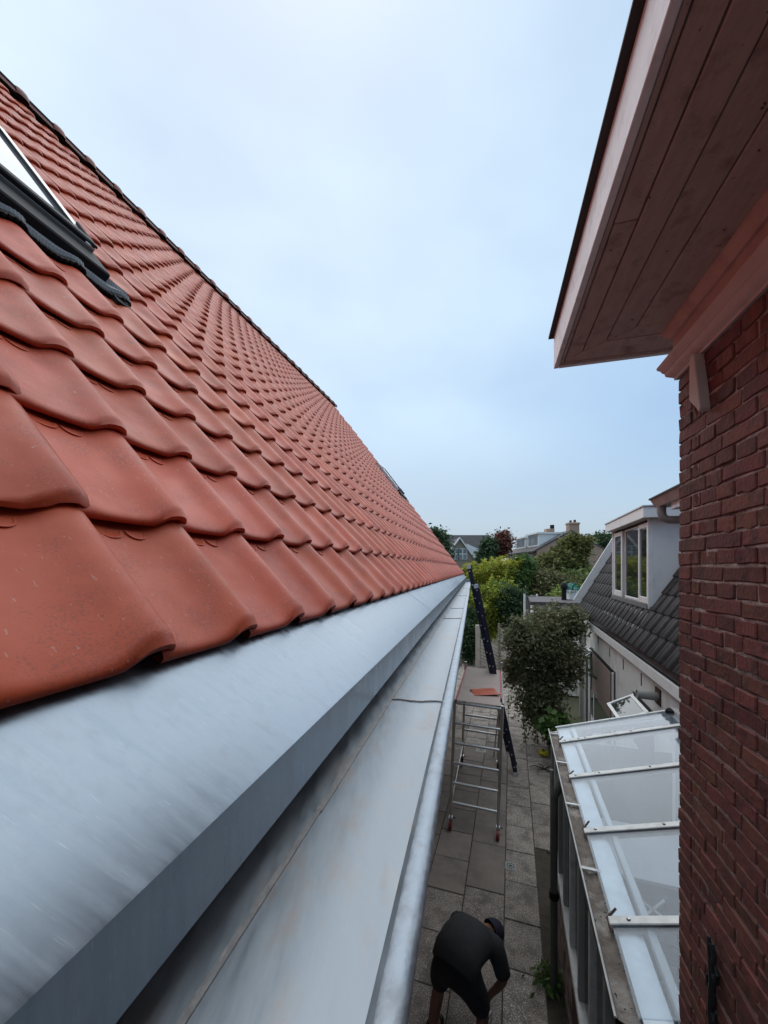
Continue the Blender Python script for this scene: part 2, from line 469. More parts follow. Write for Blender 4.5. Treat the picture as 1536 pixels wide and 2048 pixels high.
L_yellow = leafmat('yellow_green_leaf', (0.46, 0.44, 0.055), (0.27, 0.32, 0.055), 0.4)
L_green = leafmat('mid_green_leaf', (0.11, 0.19, 0.05), (0.075, 0.135, 0.04))
L_olive = leafmat('olive_leaf', (0.20, 0.195, 0.055), (0.12, 0.14, 0.045))
L_dark = leafmat('dark_shrub_leaf', (0.14, 0.168, 0.086), (0.23, 0.22, 0.12), 0.38)
L_deep = leafmat('deep_green_leaf', (0.045, 0.085, 0.038), (0.065, 0.11, 0.048))
L_red = leafmat('red_brown_leaf', (0.19, 0.065, 0.045), (0.13, 0.055, 0.04))
L_lime = leafmat('lime_leaf', (0.28, 0.34, 0.08), (0.18, 0.26, 0.07))


# ------------------------------------------------------------------ object helpers
WM = {}


def thing(name, label, cat, M=None, group=None, kind=None):
    o = bpy.data.objects.new(name, None)
    COL.objects.link(o)
    o.empty_display_size = 0.2
    M = M or Matrix.Identity(4)
    o.matrix_world = M
    WM[o] = M
    o['label'] = label
    o['category'] = cat
    if group:
        o['group'] = group
    if kind:
        o['kind'] = kind
    return o


def tag(o, label, cat, group=None):
    o['label'] = label
    o['category'] = cat
    if group:
        o['group'] = group
    return o


def link(name, me, parent=None, M=None):
    """object showing mesh ME; M is its world matrix"""
    o = bpy.data.objects.new(name, me)
    COL.objects.link(o)
    if parent is not None:
        o.parent = parent
        pm = WM[parent]
        M = M if M is not None else pm
        o.matrix_parent_inverse = Matrix.Identity(4)
        o.matrix_basis = pm.inverted() @ M
    elif M is not None:
        o.matrix_basis = M
    WM[o] = M if M is not None else Matrix.Identity(4)
    return o


class MB:
    """collects shapes in world coordinates and links them as one mesh object"""

    def __init__(self):
        self.v, self.f = [], []

    def add(self, vs, fs):
        b = len(self.v)
        self.v += [tuple(p) for p in vs]
        self.f += [tuple(i + b for i in f) for f in fs]
        return self

    def hexa(self, p):
        """8 points: bottom ring 0-3, top ring 4-7"""
        return self.add(p, [(3, 2, 1, 0), (4, 5, 6, 7), (0, 1, 5, 4), (1, 2, 6, 5), (2, 3, 7, 6), (3, 0, 4, 7)])

    def box(self, fn, a0, a1, b0, b1, c0, c1):
        return self.hexa([fn(a0, b0, c0), fn(a1, b0, c0), fn(a1, b1, c0), fn(a0, b1, c0), fn(a0, b0, c1), fn(a1, b0, c1), fn(a1, b1, c1), fn(a0, b1, c1)])

    def beam(self, a, b, w, h, up=Vector((0, 0, 1))):
        a, b = Vector(a), Vector(b)
        d = (b - a).normalized()
        r = d.cross(up)
        if r.length < 1e-4:
            r = d.cross(Vector((1, 0, 0)))
        r.normalize()
        u = r.cross(d)
        q = [(-1, -1), (1, -1), (1, 1), (-1, 1)]
        return self.hexa([a + r * (x * w / 2) + u * (y * h / 2) for x, y in q] + [b + r * (x * w / 2) + u * (y * h / 2) for x, y in q])

    def tube(self, pts, r, n=10, cap=True):
        pts = [Vector(p) for p in pts]
        rs = r if isinstance(r, (list, tuple)) else [r] * len(pts)
        vs, fs = [], []
        prev = None
        for i, p in enumerate(pts):
            d = (pts[min(i + 1, len(pts) - 1)] - pts[max(i - 1, 0)]).normalized()
            if prev is None:
                ref = Vector((0, 0, 1)) if abs(d.z) < 0.9 else Vector((1, 0, 0))
                x = d.cross(ref).normalized()
            else:
                x = (prev - d * prev.dot(d)).normalized()
            prev = x
            y = d.cross(x)
            for k in range(n):
                a = 2 * math.pi * k / n
                vs.append(p + x * (math.cos(a) * rs[i]) + y * (math.sin(a) * rs[i]))
        for i in range(len(pts) - 1):
            for k in range(n):
                k2 = (k + 1) % n
                fs.append((i * n + k, i * n + k2, (i + 1) * n + k2, (i + 1) * n + k))
        if cap:
            fs.append(tuple(range(n - 1, -1, -1)))
            fs.append(tuple((len(pts) - 1) * n + k for k in range(n)))
        return self.add(vs, fs)

    def loft(self, rows, closed=False):
        """rows of equally many points -> sheet"""
        n = len(rows[0])
        vs = [p for r in rows for p in r]
        fs = []
        for i in range(len(rows) - 1):
            for k in range(n if closed else n - 1):
                k2 = (k + 1) % n
                fs.append((i * n + k, i * n + k2, (i + 1) * n + k2, (i + 1) * n + k))
        return self.add(vs, fs)

    def prism(self, poly, fn, h0, h1):
        """poly of (a, b); fn(a, b, h) -> world"""
        n = len(poly)
        vs = [fn(a, b, h0) for a, b in poly] + [fn(a, b, h1) for a, b in poly]
        fs = [tuple(range(n - 1, -1, -1)), tuple(range(n, 2 * n))] + [(k, (k + 1) % n, n + (k + 1) % n, n + k) for k in range(n)]
        return self.add(vs, fs)

    def build(self, name, m, parent=None, smooth=False, bevel=0.0, seg=1, M=None, kind=None, label=None):
        Mw = M or (WM[parent] if parent is not None else Matrix.Identity(4))
        inv = Mw.inverted()
        me = bpy.data.meshes.new(name)
        me.from_pydata([inv @ Vector(p) for p in self.v], [], self.f)
        bm = bmesh.new()
        bm.from_mesh(me)
        bmesh.ops.recalc_face_normals(bm, faces=bm.faces)
        if bevel:
            es = [e for e in bm.edges if len(e.link_faces) == 2 and e.calc_face_angle(0) > 0.6]
            bmesh.ops.bevel(bm, geom=es, offset=bevel, segments=seg, affect='EDGES', clamp_overlap=True)
        bm.to_mesh(me)
        bm.free()
        if smooth:
            me.polygons.foreach_set('use_smooth', [True] * len(me.polygons))
            if smooth != 'all':
                me.set_sharp_from_angle(angle=math.radians(40))
        me.materials.append(m)
        o = link(name, me, parent, Mw)
        if kind:
            o['kind'] = kind
        if label:
            o['label'] = label
        return o


def struct(o):
    o['kind'] = 'structure'
    return o


XYZ = lambda x, y, z: Vector((x, y, z))

# ------------------------------------------------------------------ ground
g = MB()
g.add([(-300, -60, -0.05), (300, -60, -0.05), (300, 400, -0.05), (-300, 400, -0.05)], [(0, 1, 2, 3)])
struct(g.build('ground', M_ground))

# ------------------------------------------------------------------ the red tiled house
E2 = P(928, 1148, 12.5)
E1 = P(480, 1275, .852)
R2 = P(670, 809, 13.72) - Vector((0, 0, .10))
R1 = R2 + Vector((.2818, 1, .0215)) * (2.05 - 13.72)
Le = (E2 - E1).length
de = (E2 - E1) / Le
Lr = (R2 - R1).length
drn = (R2 - R1) / Lr
NR = 22


def S(q, row):
    t = row / NR
    return (E2 - de * q) * (1 - t) + (R2 - drn * (q * Lr / Le)) * t


def roof_axes(q, row):
    x = (S(q - 0.3, row) - S(q, row)).normalized()        # towards the far verge
    y = (S(q, row + 0.5) - S(q, row - 0.5)).normalized()  # up the slope
    z = x.cross(y).normalized()
    y = z.cross(x)
    return x, y, z


def RB(q, row, h):
    return S(q, row) + roof_axes(q, row)[2] * h


house = thing('tiled_house', 'house with a new orange-red pantile roof and zinc gutter along the alley', 'house',
              Matrix.Translation((-0.5, 6, 0)))

# roof deck (dark underlay) with both slopes
QN = 14.6
deck = MB()
rows = [[RB(q, r, -0.040) for r in (0.1, 7, 14, NR)] for q in (0.0, 4, 8, 12, QN)]
deck.loft(rows)
far_off = Vector((-8.6, 2.4, 0))
b0, b1 = R2 - (E2 - R2) * 0, R1 - drn * (QN - Le)
deck.add([RB(0, NR, -0.012), RB(QN, NR, -0.012), RB(QN, NR, -0.012) + Vector((-4.6, 1.2, -5.9)), RB(0, NR, -0.012) + Vector((-4.6, 1.2, -5.9))], [(0, 1, 2, 3)])
roof = deck.build('roof', M_under, house)

# walls
wl_ = MB()
wtop = H - 0.62
wn0, wf0 = Vector((-1.12, -2.0, 0)), Vector((1.92, 12.3, 0))
off = Vector((-9.0, 2.2, 0))
w_pts = [wn0, wf0, wf0 + off, wn0 + off]
wl_.hexa([p for p in w_pts] + [p + Vector((0, 0, wtop)) for p in w_pts])
wl_.build('wall', M_brownbrick, house)
gb = MB()
ridge_far = RB(0.15, NR, -0.05)
ef = RB(0.15, 0.3, -0.05)
bf = ridge_far + Vector((-4.6, 1.2, -5.9))
gp = [ef, ridge_far, bf]
gb.add(gp + [p - drn * 0.2 for p in gp], [(0, 1, 2), (5, 4, 3), (0, 3, 4, 1), (1, 4, 5, 2), (2, 5, 3, 0)])
gb.build('gable', M_brownbrick, house)

# --- one pantile: pan on the left, roll on the right, rounded nose
TW, TG = 0.2505, 0.340
SKEW = 0.0263         # the tile columns run slightly askew to the eave
SH = SKEW / TG
PROF = [(-.03, .003), (0, .0055), (.03, .002), (.065, .0), (.105, .0005), (.135, .0035), (.154, .0105), (.171, .0195), (.187, .027), (.203, .031),
        (.219, .0315), (.232, .028), (.242, .020), (.249, .008), (.251, -.006)]


def tile_mesh(name, full=True, marks=True, prof=PROF):
    if full:
        ys = [(.016, 1), (.0012, 1), (-.0025, .86), (-.0032, .62), (-.0015, .36), (.003, .16), (.010, .045), (.020, 0), (.06, 0), (.17, 0), (.28, 0), (.42, 0)]
    else:
        ys = [(.005, 1), (-.002, .75), (.001, .25), (.016, 0), (.20, 0), (.42, 0)]
    vs, fs = [], []
    n = len(prof)
    arch_x, arch_h = [-.03, .152, .172, .192, .220, .236, .246, .251], [0, 0, .008, .0205, .0245, .020, .009, .0]
    for y, w in ys:
        for x, h in prof:
            k = min(1, max(0, (x - .15) / .04))
            yy = y + .010 * k * max(0, 1 - y / .3) + (.35 * h if w < .3 and y < .03 else 0)
            ti = .030 * (1 - yy / TG)
            low = np.interp(x, arch_x, arch_h) - .0175
            vs.append((x + SH * yy, yy, ti + h * (1 - w) + low * w))
    for i in range(len(ys) - 1):
        for k in range(n - 1):
            fs.append((i * n + k, i * n + k + 1, (i + 1) * n + k + 1, (i + 1) * n + k))
    if marks:                       # two drip lugs just below the next tile's nose
        for cx, rx, ry in ((.040, .029, .027), (.103, .025, .025)):
            m = 10
            top = TG - .0125
            b = len(vs)
            ring = [(cx - rx * math.cos(math.pi * i / m), top - ry * math.sin(math.pi * i / m) ** .8) for i in range(m + 1)]
            for (x, y), dz in [(p, .0005) for p in ring] + [(p, .0032) for p in ring] + [((cx + (p[0] - cx) * .86, top + (p[1] - top) * .86), .0032) for p in ring] + [((cx + (p[0] - cx) * .82, top + (p[1] - top) * .82), .0018) for p in ring]:
                vs.append((x + SH * y, y, .0008 + .030 * (1 - y / TG) + dz))
            L = m + 1
            for j in range(3):
                for i in range(m):
                    fs.append((b + j * L + i, b + j * L + i + 1, b + (j + 1) * L + i + 1, b + (j + 1) * L + i))
            fs.append(tuple(b + 3 * L + i for i in range(L)))
    me = bpy.data.meshes.new(name)
    me.from_pydata(vs, [], fs)
    bm = bmesh.new()
    bm.from_mesh(me)
    bmesh.ops.recalc_face_normals(bm, faces=bm.faces)
    up = sum(f.normal.z for f in bm.faces)
    if up < 0:
        bmesh.ops.reverse_faces(bm, faces=bm.faces)
    bm.to_mesh(me)
    bm.free()
    me.polygons.foreach_set('use_smooth', [True] * len(me.polygons))
    me.set_sharp_from_angle(angle=math.radians(50))
    return me


me_tile = tile_mesh('roof_tile')
me_tile.materials.append(M_tile)
me_simple = tile_mesh('roof_tile_simple', full=False, marks=False,
                      prof=[PROF[i] for i in (0, 3, 5, 7, 8, 9, 10, 12, 13, 14)])
me_simple.materials.append(M_tile)

SKY_A = dict(q0=11.13, q1=11.93, r0=6.78, r1=11.0)      # near skylight
SKY_B = dict(q0=0.35, q1=1.15, r0=9.3, r1=13.1)         # far skylight
allt = []
for k in range(-1, 62):
    for r in range(NR):
        qr = 0.168 + TW * k - SKEW * r          # right-hand (far) end of the tile
        ql = qr + TW
        if qr < -.10 or ql > QN:
            continue
        hole = False
        for A in (SKY_A, SKY_B):
            dq = SKEW * (r - A['r0'])
            if math.floor(A['r0'] - .2) <= r < math.floor(A['r1']) and ql + dq > A['q0'] - .05 and qr + dq < A['q1'] + .03:
                hole = True
        if hole:
            continue
        s0 = S(ql, r)
        x, y, z = roof_axes(ql, r)
        gl = (S(ql, r + 1) - S(ql, r)).length
        j = lambda a: rnd.uniform(-a, a)
        M = Matrix((x, y, z)).transposed().to_4x4()
        M = Matrix.Translation(s0 + y * j(.0015) + z * (j(.0012) - .023)) @ M @ Matrix.Rotation(j(.006), 4, 'Z') @ Matrix.Diagonal((1, gl / TG, 1, 1))
        c = s0 + y * .17
        d = Vector((c.x, c.y, c.z - H))
        ppx, ppy = (768 + FOC * d.x / d.y, 1136 - FOC * d.z / d.y) if d.y > 0.05 else (-9999, 0)
        vis = d.y > 0.1 and -160 < ppx < 1540
        size = (0.09 * abs(z.dot(d.normalized()))) / max(d.y, .1) ** 2
        allt.append((size if vis else 0, M, k, r))
allt.sort(key=lambda a: -a[0])
for i, (sz, M, k, r) in enumerate(allt[:300]):
    link('roof_tile', me_tile if i < 230 else me_simple, roof, M)
# the rest of the tiles as one real-geometry mesh
nv = len(me_simple.vertices)
co = np.empty(nv * 3)
me_simple.vertices.foreach_get('co', co)
co = co.reshape(-1, 3)
pol = [tuple(p.vertices) for p in me_simple.polygons]
V, Fc = [], []
inv_h = WM[house].inverted()
for n_, (sz, M, k, r) in enumerate(allt[300:]):
    A = np.array(inv_h @ M)
    V.append(co @ A[:3, :3].T + A[:3, 3])
    Fc += [tuple(a + n_ * nv for a in p) for p in pol]
me = bpy.data.meshes.new('roof_tiles')
me.from_pydata(np.concatenate(V).tolist(), [], Fc)
me.polygons.foreach_set('use_smooth', [True] * len(me.polygons))
me.set_sharp_from_angle(angle=math.radians(50))
me.materials.append(M_tile_stuff)
o = link('roof_tiles', me, roof, WM[house])
o['kind'] = 'stuff'

# ridge: black ventilating strip and half-round caps with a collar
rs = MB()
for q0, q1 in ((-0.02, 5), (5, 10), (10, QN)):
    rs.loft([[RB(q0 * Le / Lr, NR - .12, .035), RB(q0 * Le / Lr, NR, .10), RB(q0 * Le / Lr, NR, .0) + Vector((-.12, .03, -.06))],
             [RB(q1 * Le / Lr, NR - .12, .035), RB(q1 * Le / Lr, NR, .10), RB(q1 * Le / Lr, NR, .0) + Vector((-.12, .03, -.06))]])
rs.build('ridge_strip', M_under, roof)


def cap_mesh():
    m = MB()
    prof = [(0, .088), (.05, .088), (.265, .090), (.275, .112), (.295, .124), (.33, .128), (.37, .124), (.395, .110), (.40, .085)]
    rows = []
    for y, r in prof:
        rows.append([(r * math.cos(a), y, r * .95 * math.sin(a)) for a in [math.pi * (i / 12) * 1.1 - .05 * math.pi for i in range(13)]])
    m.loft(rows)
    o = MB()
    o.v, o.f = m.v, m.f
    me = bpy.data.meshes.new('ridge_tile')
    me.from_pydata(o.v, [], o.f)
    me.polygons.foreach_set('use_smooth', [True] * len(me.polygons))
    me.materials.append(M_ridge)
    return me


me_cap = cap_mesh()
CAP = 0.402
for k in range(36):
    p = R2 - drn * (CAP * k - .06)
    y = -drn
    xx = y.cross(Vector((0, 0, 1))).normalized()
    zz = xx.cross(y)
    M = Matrix.Translation(p + Vector((-.015, 0, .012)) + drn * rnd.uniform(-.003, .003)) @ Matrix((xx, y, zz)).transposed().to_4x4() @ Matrix.Rotation(rnd.uniform(-.012, .012), 4, 'Z')
    link('ridge_tile', me_cap, roof, M)


# --- skylights
def skylight(A, label):
    q0, q1, r0, r1 = A['q0'], A['q1'], A['r0'], A['r1']
    g_ = 0.348
    fr = MB()
    fn = lambda q, r, h: RB(q - SKEW * (r - r0), r, h)
    w, rr = .055, .055 / g_
    fr.box(fn, q0, q0 + w, r0 + .33, r1, -.02, .085)
    fr.box(fn, q1 - w, q1, r0 + .33, r1, -.02, .085)
    fr.box(fn, q0 + w, q1 - w, r1 - rr * 1.6, r1, -.02, .087)
    sk = fr.build('skylight', M_alu, house, bevel=.004, label=label)
    b = MB()
    b.box(fn, q0 - .012, q1 + .012, r0 - .26, r0 + .34, -.02, .058)
    b.box(fn, q0 + .001, q1 - .001, r0 + .34, r0 + .56, .0, .10)
    b.build('bottom_cover', M_black, sk, bevel=.008)
    s2 = MB()
    s2.box(fn, q0 + .01, q1 - .01, r0 + .30, r0 + .345, .058, .073)
    s2.build('trim_strip', M_lead, sk)
    s3 = MB()
    s3.box(fn, q0 + .002, q0 + .02, r0 + .3, r0 + 1.0, .085, .10)
    s3.build('side_clip', M_black, sk, bevel=.003)
    gl_ = MB()
    gl_.box(fn, q0 + w + .004, q1 - w - .004, r0 + .56, r1 - rr * 1.7, .05, .072)
    gl_.build('glass_pane', M_skyglass, sk)
    for qa in (q0 + w, q1 - w - .006):
        si = MB()
        si.box(fn, qa, qa + .006, r0 + .56, r1 - rr * 1.6, .07, .088)
        si.build('seal', M_black, sk)
    sg = MB()          # side channels
    sg.box(fn, q0 - .085, q0 - .012, r0 - .7, r1 + .2, -.018, .006)
    sg.box(fn, q1 + .012, q1 + .075, r0 - .1, r1 + .2, -.008, .012)
    sg.build('side_flashing', M_black, sk)
    # ribbed apron dressed over the tile course below
    ap = MB()
    rows_ = []
    nq = 150
    for j in range(7):
        row_ = []
        for i in range(nq + 1):
            q = q1 + .10 - (q1 - q0 + .22) * i / nq
            t = j / 6
            rw = r0 - .22 - .24 * t
            ph = ((0.168 - SKEW * rw - q) / TW) % 1.0     # 0 at tile left .. 1 right
            xx_ = ph * TW
            hh = np.interp(xx_, [p[0] for p in PROF], [p[1] for p in PROF])
            hgt = .028 * (1 - t) + (hh * .9 + .012 + .03 * (1 - max(0, min(1, (rw - 5) % 1.0)))) * t if t < 1 else hh * .9 + .010
            if j == 0:
                hgt = .05
            row_.append(RB(q, rw, hgt + .0013 * (1 if i % 2 else -1) - .016))
        rows_.append(row_)
    ap.loft(rows_)
    ap.build('apron_flashing', M_apron, sk)
    ed = MB()
    last, n_ = rows_[-1], len(rows_[-1])
    up = roof_axes((q0 + q1) / 2, r0)[1]
    nz_ = roof_axes((q0 + q1) / 2, r0)[2]
    ed.loft([[p + up * .006 + nz_ * .003 for p in last], [p - up * (.020 + .007 * (i % 3)) + nz_ * .003 for i, p in enumerate(last)], [p - up * (.020 + .007 * (i % 3)) - nz_ * .012 for i, p in enumerate(last)]])
    ed.build('apron_edge', M_black, sk)


skylight(SKY_A, 'near roof window with grey glass and black bottom cover')
skylight(SKY_B, 'far roof window seen edge-on near the end of the roof')


# --- eave flashing, box edge and gutter (profiles measured near the eye and at the far end)
def near_far(n, f):
    n, f = Vector((n[0], 0.42, H + n[1])), Vector((f[0], 12.5, H + f[1]))
    d = f - n
    return lambda Y: n + d * ((Y - 0.42) / 12.08)


Lf_top = near_far((-.232, -.318), (2.668, -.300))
Lf_bot = near_far((-.232, -.424), (2.668, -.400))
Lg_crease = near_far((-.222, -.500), (2.690, -.462))
Lg_back = near_far((-.33, -.482), (2.60, -.455))
Lg_back2 = near_far((-.335, -.40), (2.595, -.40))
Lg_seam = near_far((-.020, -.494), (2.790, -.458))
Lg_in = near_far((-.001, -.468), (2.800, -.420))
Lg_c = near_far((.026, -.466), (2.822, -.412))


def eave_at(Y, row, h):
    q = (E2.y - Y) / de.y
    return RB(q, row, h)


seams = [-2.0, 2.83, 5.25, 7.72, 10.2, 12.5]
fl = None
for i in range(5):
    a, b = seams[i], seams[i + 1] + (.018 if i < 4 else 0)
    dz = Vector((0, 0, .0016 * (i % 2)))
    m = MB()
    nst = 24
    rows_ = []
    for k in range(nst + 1):
        Y = a + (b - a) * k / nst
        top, bot = Lf_top(Y) + dz, Lf_bot(Y) + dz + Vector((.0008 * (i % 2), 0, 0))
        ev = eave_at(Y, -.02, -.018) + dz
        ev2 = eave_at(Y, .30, -.032) + dz
        drop = (ev - top).normalized()
        wob = .0012 * math.sin(Y * 5.3) + .0009 * math.sin(Y * 13.1 + 1)
        rows_.append([ev2, ev, top + drop * .12 + Vector((0, 0, wob)), top + drop * .006, top + Vector((.0012, 0, -.0016)), top * .45 + bot * .55 + Vector((wob * .8, 0, 0)), bot + Vector((.0, 0, .004)), bot + Vector((-.004, 0, 0)), bot + Vector((-.02, 0, .002))])
    m.loft(rows_)
    if fl is None:
        fl = m.build('eave_flashing', M_zinc, house, smooth=True)
    else:
        m.build('flashing_plate', M_zinc, fl, smooth=True)
# dark timber behind the box edge closes the eave
m = MB()
m.loft([[Lf_bot(Y) + Vector((-.02, 0, .001)), Lg_back2(Y) + Vector((-.03, 0, .02)), Lg_back2(Y) + Vector((-.05, 0, -.3))] for Y in (-2, 5, 12.45)])
m.build('eave_board', M_dark, house)

m = MB()
rows_ = []
for k in range(41):
    Y = -2 + 14.5 * k / 40
    wob = Vector((0, 0, .0015 * math.sin(Y * 4.1) + .0012 * math.sin(Y * 9.7)))
    rows_.append([Lg_back2(Y), Lg_back(Y), Lg_crease(Y) + Vector((-.03, 0, .006)), Lg_crease(Y), Lg_crease(Y) * .6 + Lg_seam(Y) * .4 + wob, Lg_seam(Y), Lg_in(Y) + Vector((-.004, 0, -.01)), Lg_in(Y) + Vector((0, 0, .002))])
m.loft(rows_)
gut = m.build('gutter', M_gutter, house, smooth=True)
m = MB()
m.loft([[Lg_c(-2 + 14.5 * k / 40) + Vector((-.006 + bx, 0, bz + .0010 * math.sin(k * 2.3))) for bx, bz in ((-.026, .002), (-.0245, .0058), (-.020, .0078), (-.006, .0092), (.003, .0078), (.0085, .0040), (.0105, -.001), (.009, -.007), (.003, -.0115), (-.008, -.013), (-.020, -.011), (-.026, -.005))] for k in range(41)], closed=True)
m.build('bead', M_bead, gut, smooth=True)
m = MB()
m.loft([[Lg_seam(Y) + Vector((.002, 0, .001)), Lg_in(Y) + Vector((.004, 0, -.02)), Lg_c(Y) + Vector((-.03, 0, -.12)), Lg_c(Y) + Vector((-.09, 0, -.18)), Lg_back(Y) + Vector((-.02, 0, -.17))] for Y in (-2, 5, 12.5)])
m.build('gutter_front', M_zinc_face, gut)
for Y, w_ in ((1.43, .010), (3.7, .016), (4.6, .012), (6.6, .016), (8.9, .016)):
    m = MB()
    for i in range(14):
        t0, t1 = i / 14, (i + 1) / 14
        c = lambda t: Lg_crease(Y).lerp(Lg_seam(Y), t) + Vector((0, (.006 * math.sin(9 * t) - .045 * (t - .5)), .0035 + .0015 * math.sin(4.1 * Y)))
        m.beam(c(t0), c(t1), w_ * rnd.uniform(.7, 1.2), .004)
    m.build('solder_seam', M_solder, gut)
m = MB()
for k in range(60):
    Y0, Y1 = -1 + 13.4 * k / 60, -1 + 13.4 * (k + 1) / 60
    m.beam(Lg_crease(Y0) + Vector((0, 0, .002)), Lg_crease(Y1) + Vector((0, 0, .002)), .012 + .003 * math.sin(k * 1.7), .004)
m.build('crease_seam', M_solder, gut)
m = MB()
m.add([Lg_back2(12.5), Lg_back(12.5), Lg_crease(12.5), Lg_seam(12.5), Lg_in(12.5) + Vector((.02, 0, .03)), Lg_back2(12.5) + Vector((.05, 0, .03))], [(0, 1, 2, 3, 4, 5)])
m.add([p + Vector((0, .004, 0)) for p in (Lg_back2(12.5), Lg_back(12.5), Lg_crease(12.5), Lg_seam(12.5), Lg_in(12.5) + Vector((.02, 0, .03)), Lg_back2(12.5) + Vector((.05, 0, .03)))], [(0, 1, 2, 3, 4, 5)])
m.build('stop_end', M_zinc_face, gut)

# ------------------------------------------------------------------ the old brick house on the right
FB = Frame(1.264, 1.65, 15.5)
bh = thing('brick_house', 'old dark red brick house with boarded eave and pink frieze on the right', 'house', FB.mat(0.2, -1, 0))
ZM = 5.06
m = MB()
m.box(FB.w, .0045, 3.2, -4.5, -.006, 0, ZM + .25)
bwall = m.build('wall', M_mortar, bh)


def brick_mesh(L, seed):
    r_ = random.Random(seed)
    bm = bmesh.new()
    bmesh.ops.create_cube(bm, size=1)
    bmesh.ops.scale(bm, vec=(.075, L + .003, .0505), verts=bm.verts)
    bmesh.ops.subdivide_edges(bm, edges=[e for e in bm.edges if abs((e.verts[0].co - e.verts[1].co).y) > .01], cuts=2)
    for v in bm.verts:
        v.co += Vector((r_.uniform(-.0018, .0018), r_.uniform(-.0025, .0025), r_.uniform(-.0028, .0028)))
    es = [e for e in bm.edges if e.calc_face_angle(0) > .8]
    bmesh.ops.bevel(bm, geom=es, offset=.0036, segments=1, affect='EDGES', clamp_overlap=True)
    me = bpy.data.meshes.new('brick')
    bm.to_mesh(me)
    bm.free()
    return me


BR, BRO = {}, {}
for L in (.055, .100, .205):
    BR[L] = [brick_mesh(L, 10 + i + int(L * 1000)) for i in range(5)]
    for me in BR[L]:
        me.materials.append(M_brick)
    BRO[L] = []
    for me in BR[L]:
        c = me.copy()
        c.materials.clear()
        c.materials.append(M_brick_orange)
        BRO[L].append(c)
CH = .0572
bl = []
Rb = Matrix.Rotation(-FB.a, 4, 'Z')
nrow = int(ZM / CH)
for i in range(nrow):
    z = ZM - (i + .5) * CH
    s = -.002
    stretch = i % 2 == 0
    if not stretch:
        seq = [.100, .055]
    else:
        seq = [.205] if i % 4 == 0 else [.100]
    s_end = -1.9
    k = 0
    while s > s_end:
        L = seq[k] if k < len(seq) else (.205 if stretch else .100)
        if stretch and k >= len(seq) and rnd.random() < .10:
            L = .100
        j = rnd.uniform
        bl.append((s - L / 2, z + j(-.0022, .0022), L, j(-.003, .0025)))
        s -= L + .0105
        k += 1
ind, rest = [], []
for b in bl:
    (ind if (b[0] > -.80 and 2.15 < b[1]) else rest).append(b)
ind = sorted(ind, key=lambda b: -b[0])[:300]
for s, z, L, dx in ind:
    M = Matrix.Translation(FB.w(.037 + dx, s, z)) @ Rb @ Matrix.Rotation(rnd.uniform(-.01, .01), 4, 'X') @ Matrix.Rotation(rnd.uniform(-.012, .012), 4, 'Z')
    orange = z < 2.62 and (s < -.16) and rnd.random() < .8
    link('brick', rnd.choice((BRO if orange else BR)[L]), bwall, M)
m = MB()
for s, z, L, dx in [b for b in bl if b not in set(ind)]:
    m.box(FB.w, dx, .04, s - L / 2, s + L / 2, z - .024, z + .024)
m.build('brick_courses', M_brick_stuff, bwall, kind='stuff')
# bricks of the end wall
m = MB()
for i in range(nrow):
    z = ZM - (i + .5) * CH
    x = .08 + (.05 if i % 2 else 0)
    while x < 3.1:
        m.box(FB.w, x, x + .205, -.03, .001 * rnd.uniform(0, 2), z - .024, z + .024)
        x += .2155
m.build('end_wall_bricks', M_brick_stuff, bwall, kind='stuff')

# moulding under the frieze
ZS = 5.29
prof = [(.0, ZM), (-.012, ZM + .001), (-.014, ZM + .012), (-.022, ZM + .018), (-.036, ZM + .030), (-.040, ZM + .046), (-.046, ZM + .050), (-.049, ZM + .060),
        (-.060, ZM + .072), (-.062, ZM + .082), (-.030, ZM + .090), (-.018, ZM + .094)]
m = MB()
m.loft([[FB.w(x, -4.5, z) for x, z in prof], [FB.w(x, -x, z) for x, z in prof], [FB.w(3.0, -x, z) for x, z in prof]])
m.build('moulding', M_mould, bh, smooth=True)
m = MB()
m.box(FB.w, -.016, .01, -4.5, .016, ZM + .09, ZS)
m.box(FB.w, .01, 3.0, -.02, .016, ZM + .09, ZS)
m.build('frieze', M_frieze, bh)
prof = [(-.016, ZS - .050), (-.026, ZS - .048), (-.030, ZS - .036), (-.045, ZS - .020), (-.048, ZS - .006), (-.048, ZS)]
m = MB()
m.loft([[FB.w(x, -4.5, z) for x, z in prof], [FB.w(x, -x - .004, z) for x, z in prof], [FB.w(x + .02, -x - .004, z) for x, z in prof]])
m.build('crown_moulding', M_frieze, bh, smooth=True)
# soffit boards, mitred round the corner
OX, OS = -.440, .212
xs = [OX, OX + .020, -.352, -.268, -.171, -.02]
ssv = [OS, .192, .109, .044, -.036, -.036]
sof = MB()
sof.box(FB.w, OX, 3.0, -4.5, OS, ZS + .022, ZS + .03)
soff = sof.build('soffit', M_dark, bh)
for i in range(5):
    a, b, sa, sb = xs[i] + .0024, xs[i + 1] - .0024, ssv[i], ssv[i + 1]
    dz = (.0, .003, .001, .0035, .002)[i]
    if i == 1:      # this board has a butt joint
        parts = [(-4.5, -.62 - .0), (-.617, None)]
    else:
        parts = [(-4.5, None)]
    for p0, p1 in parts:
        m = MB()
        poly = [(a, p0), (b, p0), (b, p1 if p1 else sb - .003), (a, p1 if p1 else sa - .004)]
        m.prism(poly, FB.w, ZS + dz - .0035, ZS + .02)
        m.build('board', M_soffit, soff, bevel=.002)
    if i < 4:
        m = MB()
        poly = [(a + .002, sa - .001), (b + .002, sb - .0), (3.0, sb + .0024), (3.0, sa - .0024)]
        m.prism(poly, FB.w, ZS + dz - .0035, ZS + .02)
        m.build('board', M_soffit, soff, bevel=.002)
m = MB()
m.box(FB.w, OX - .022, OX, -4.5, OS + .02, ZS - .008, ZS + .158)
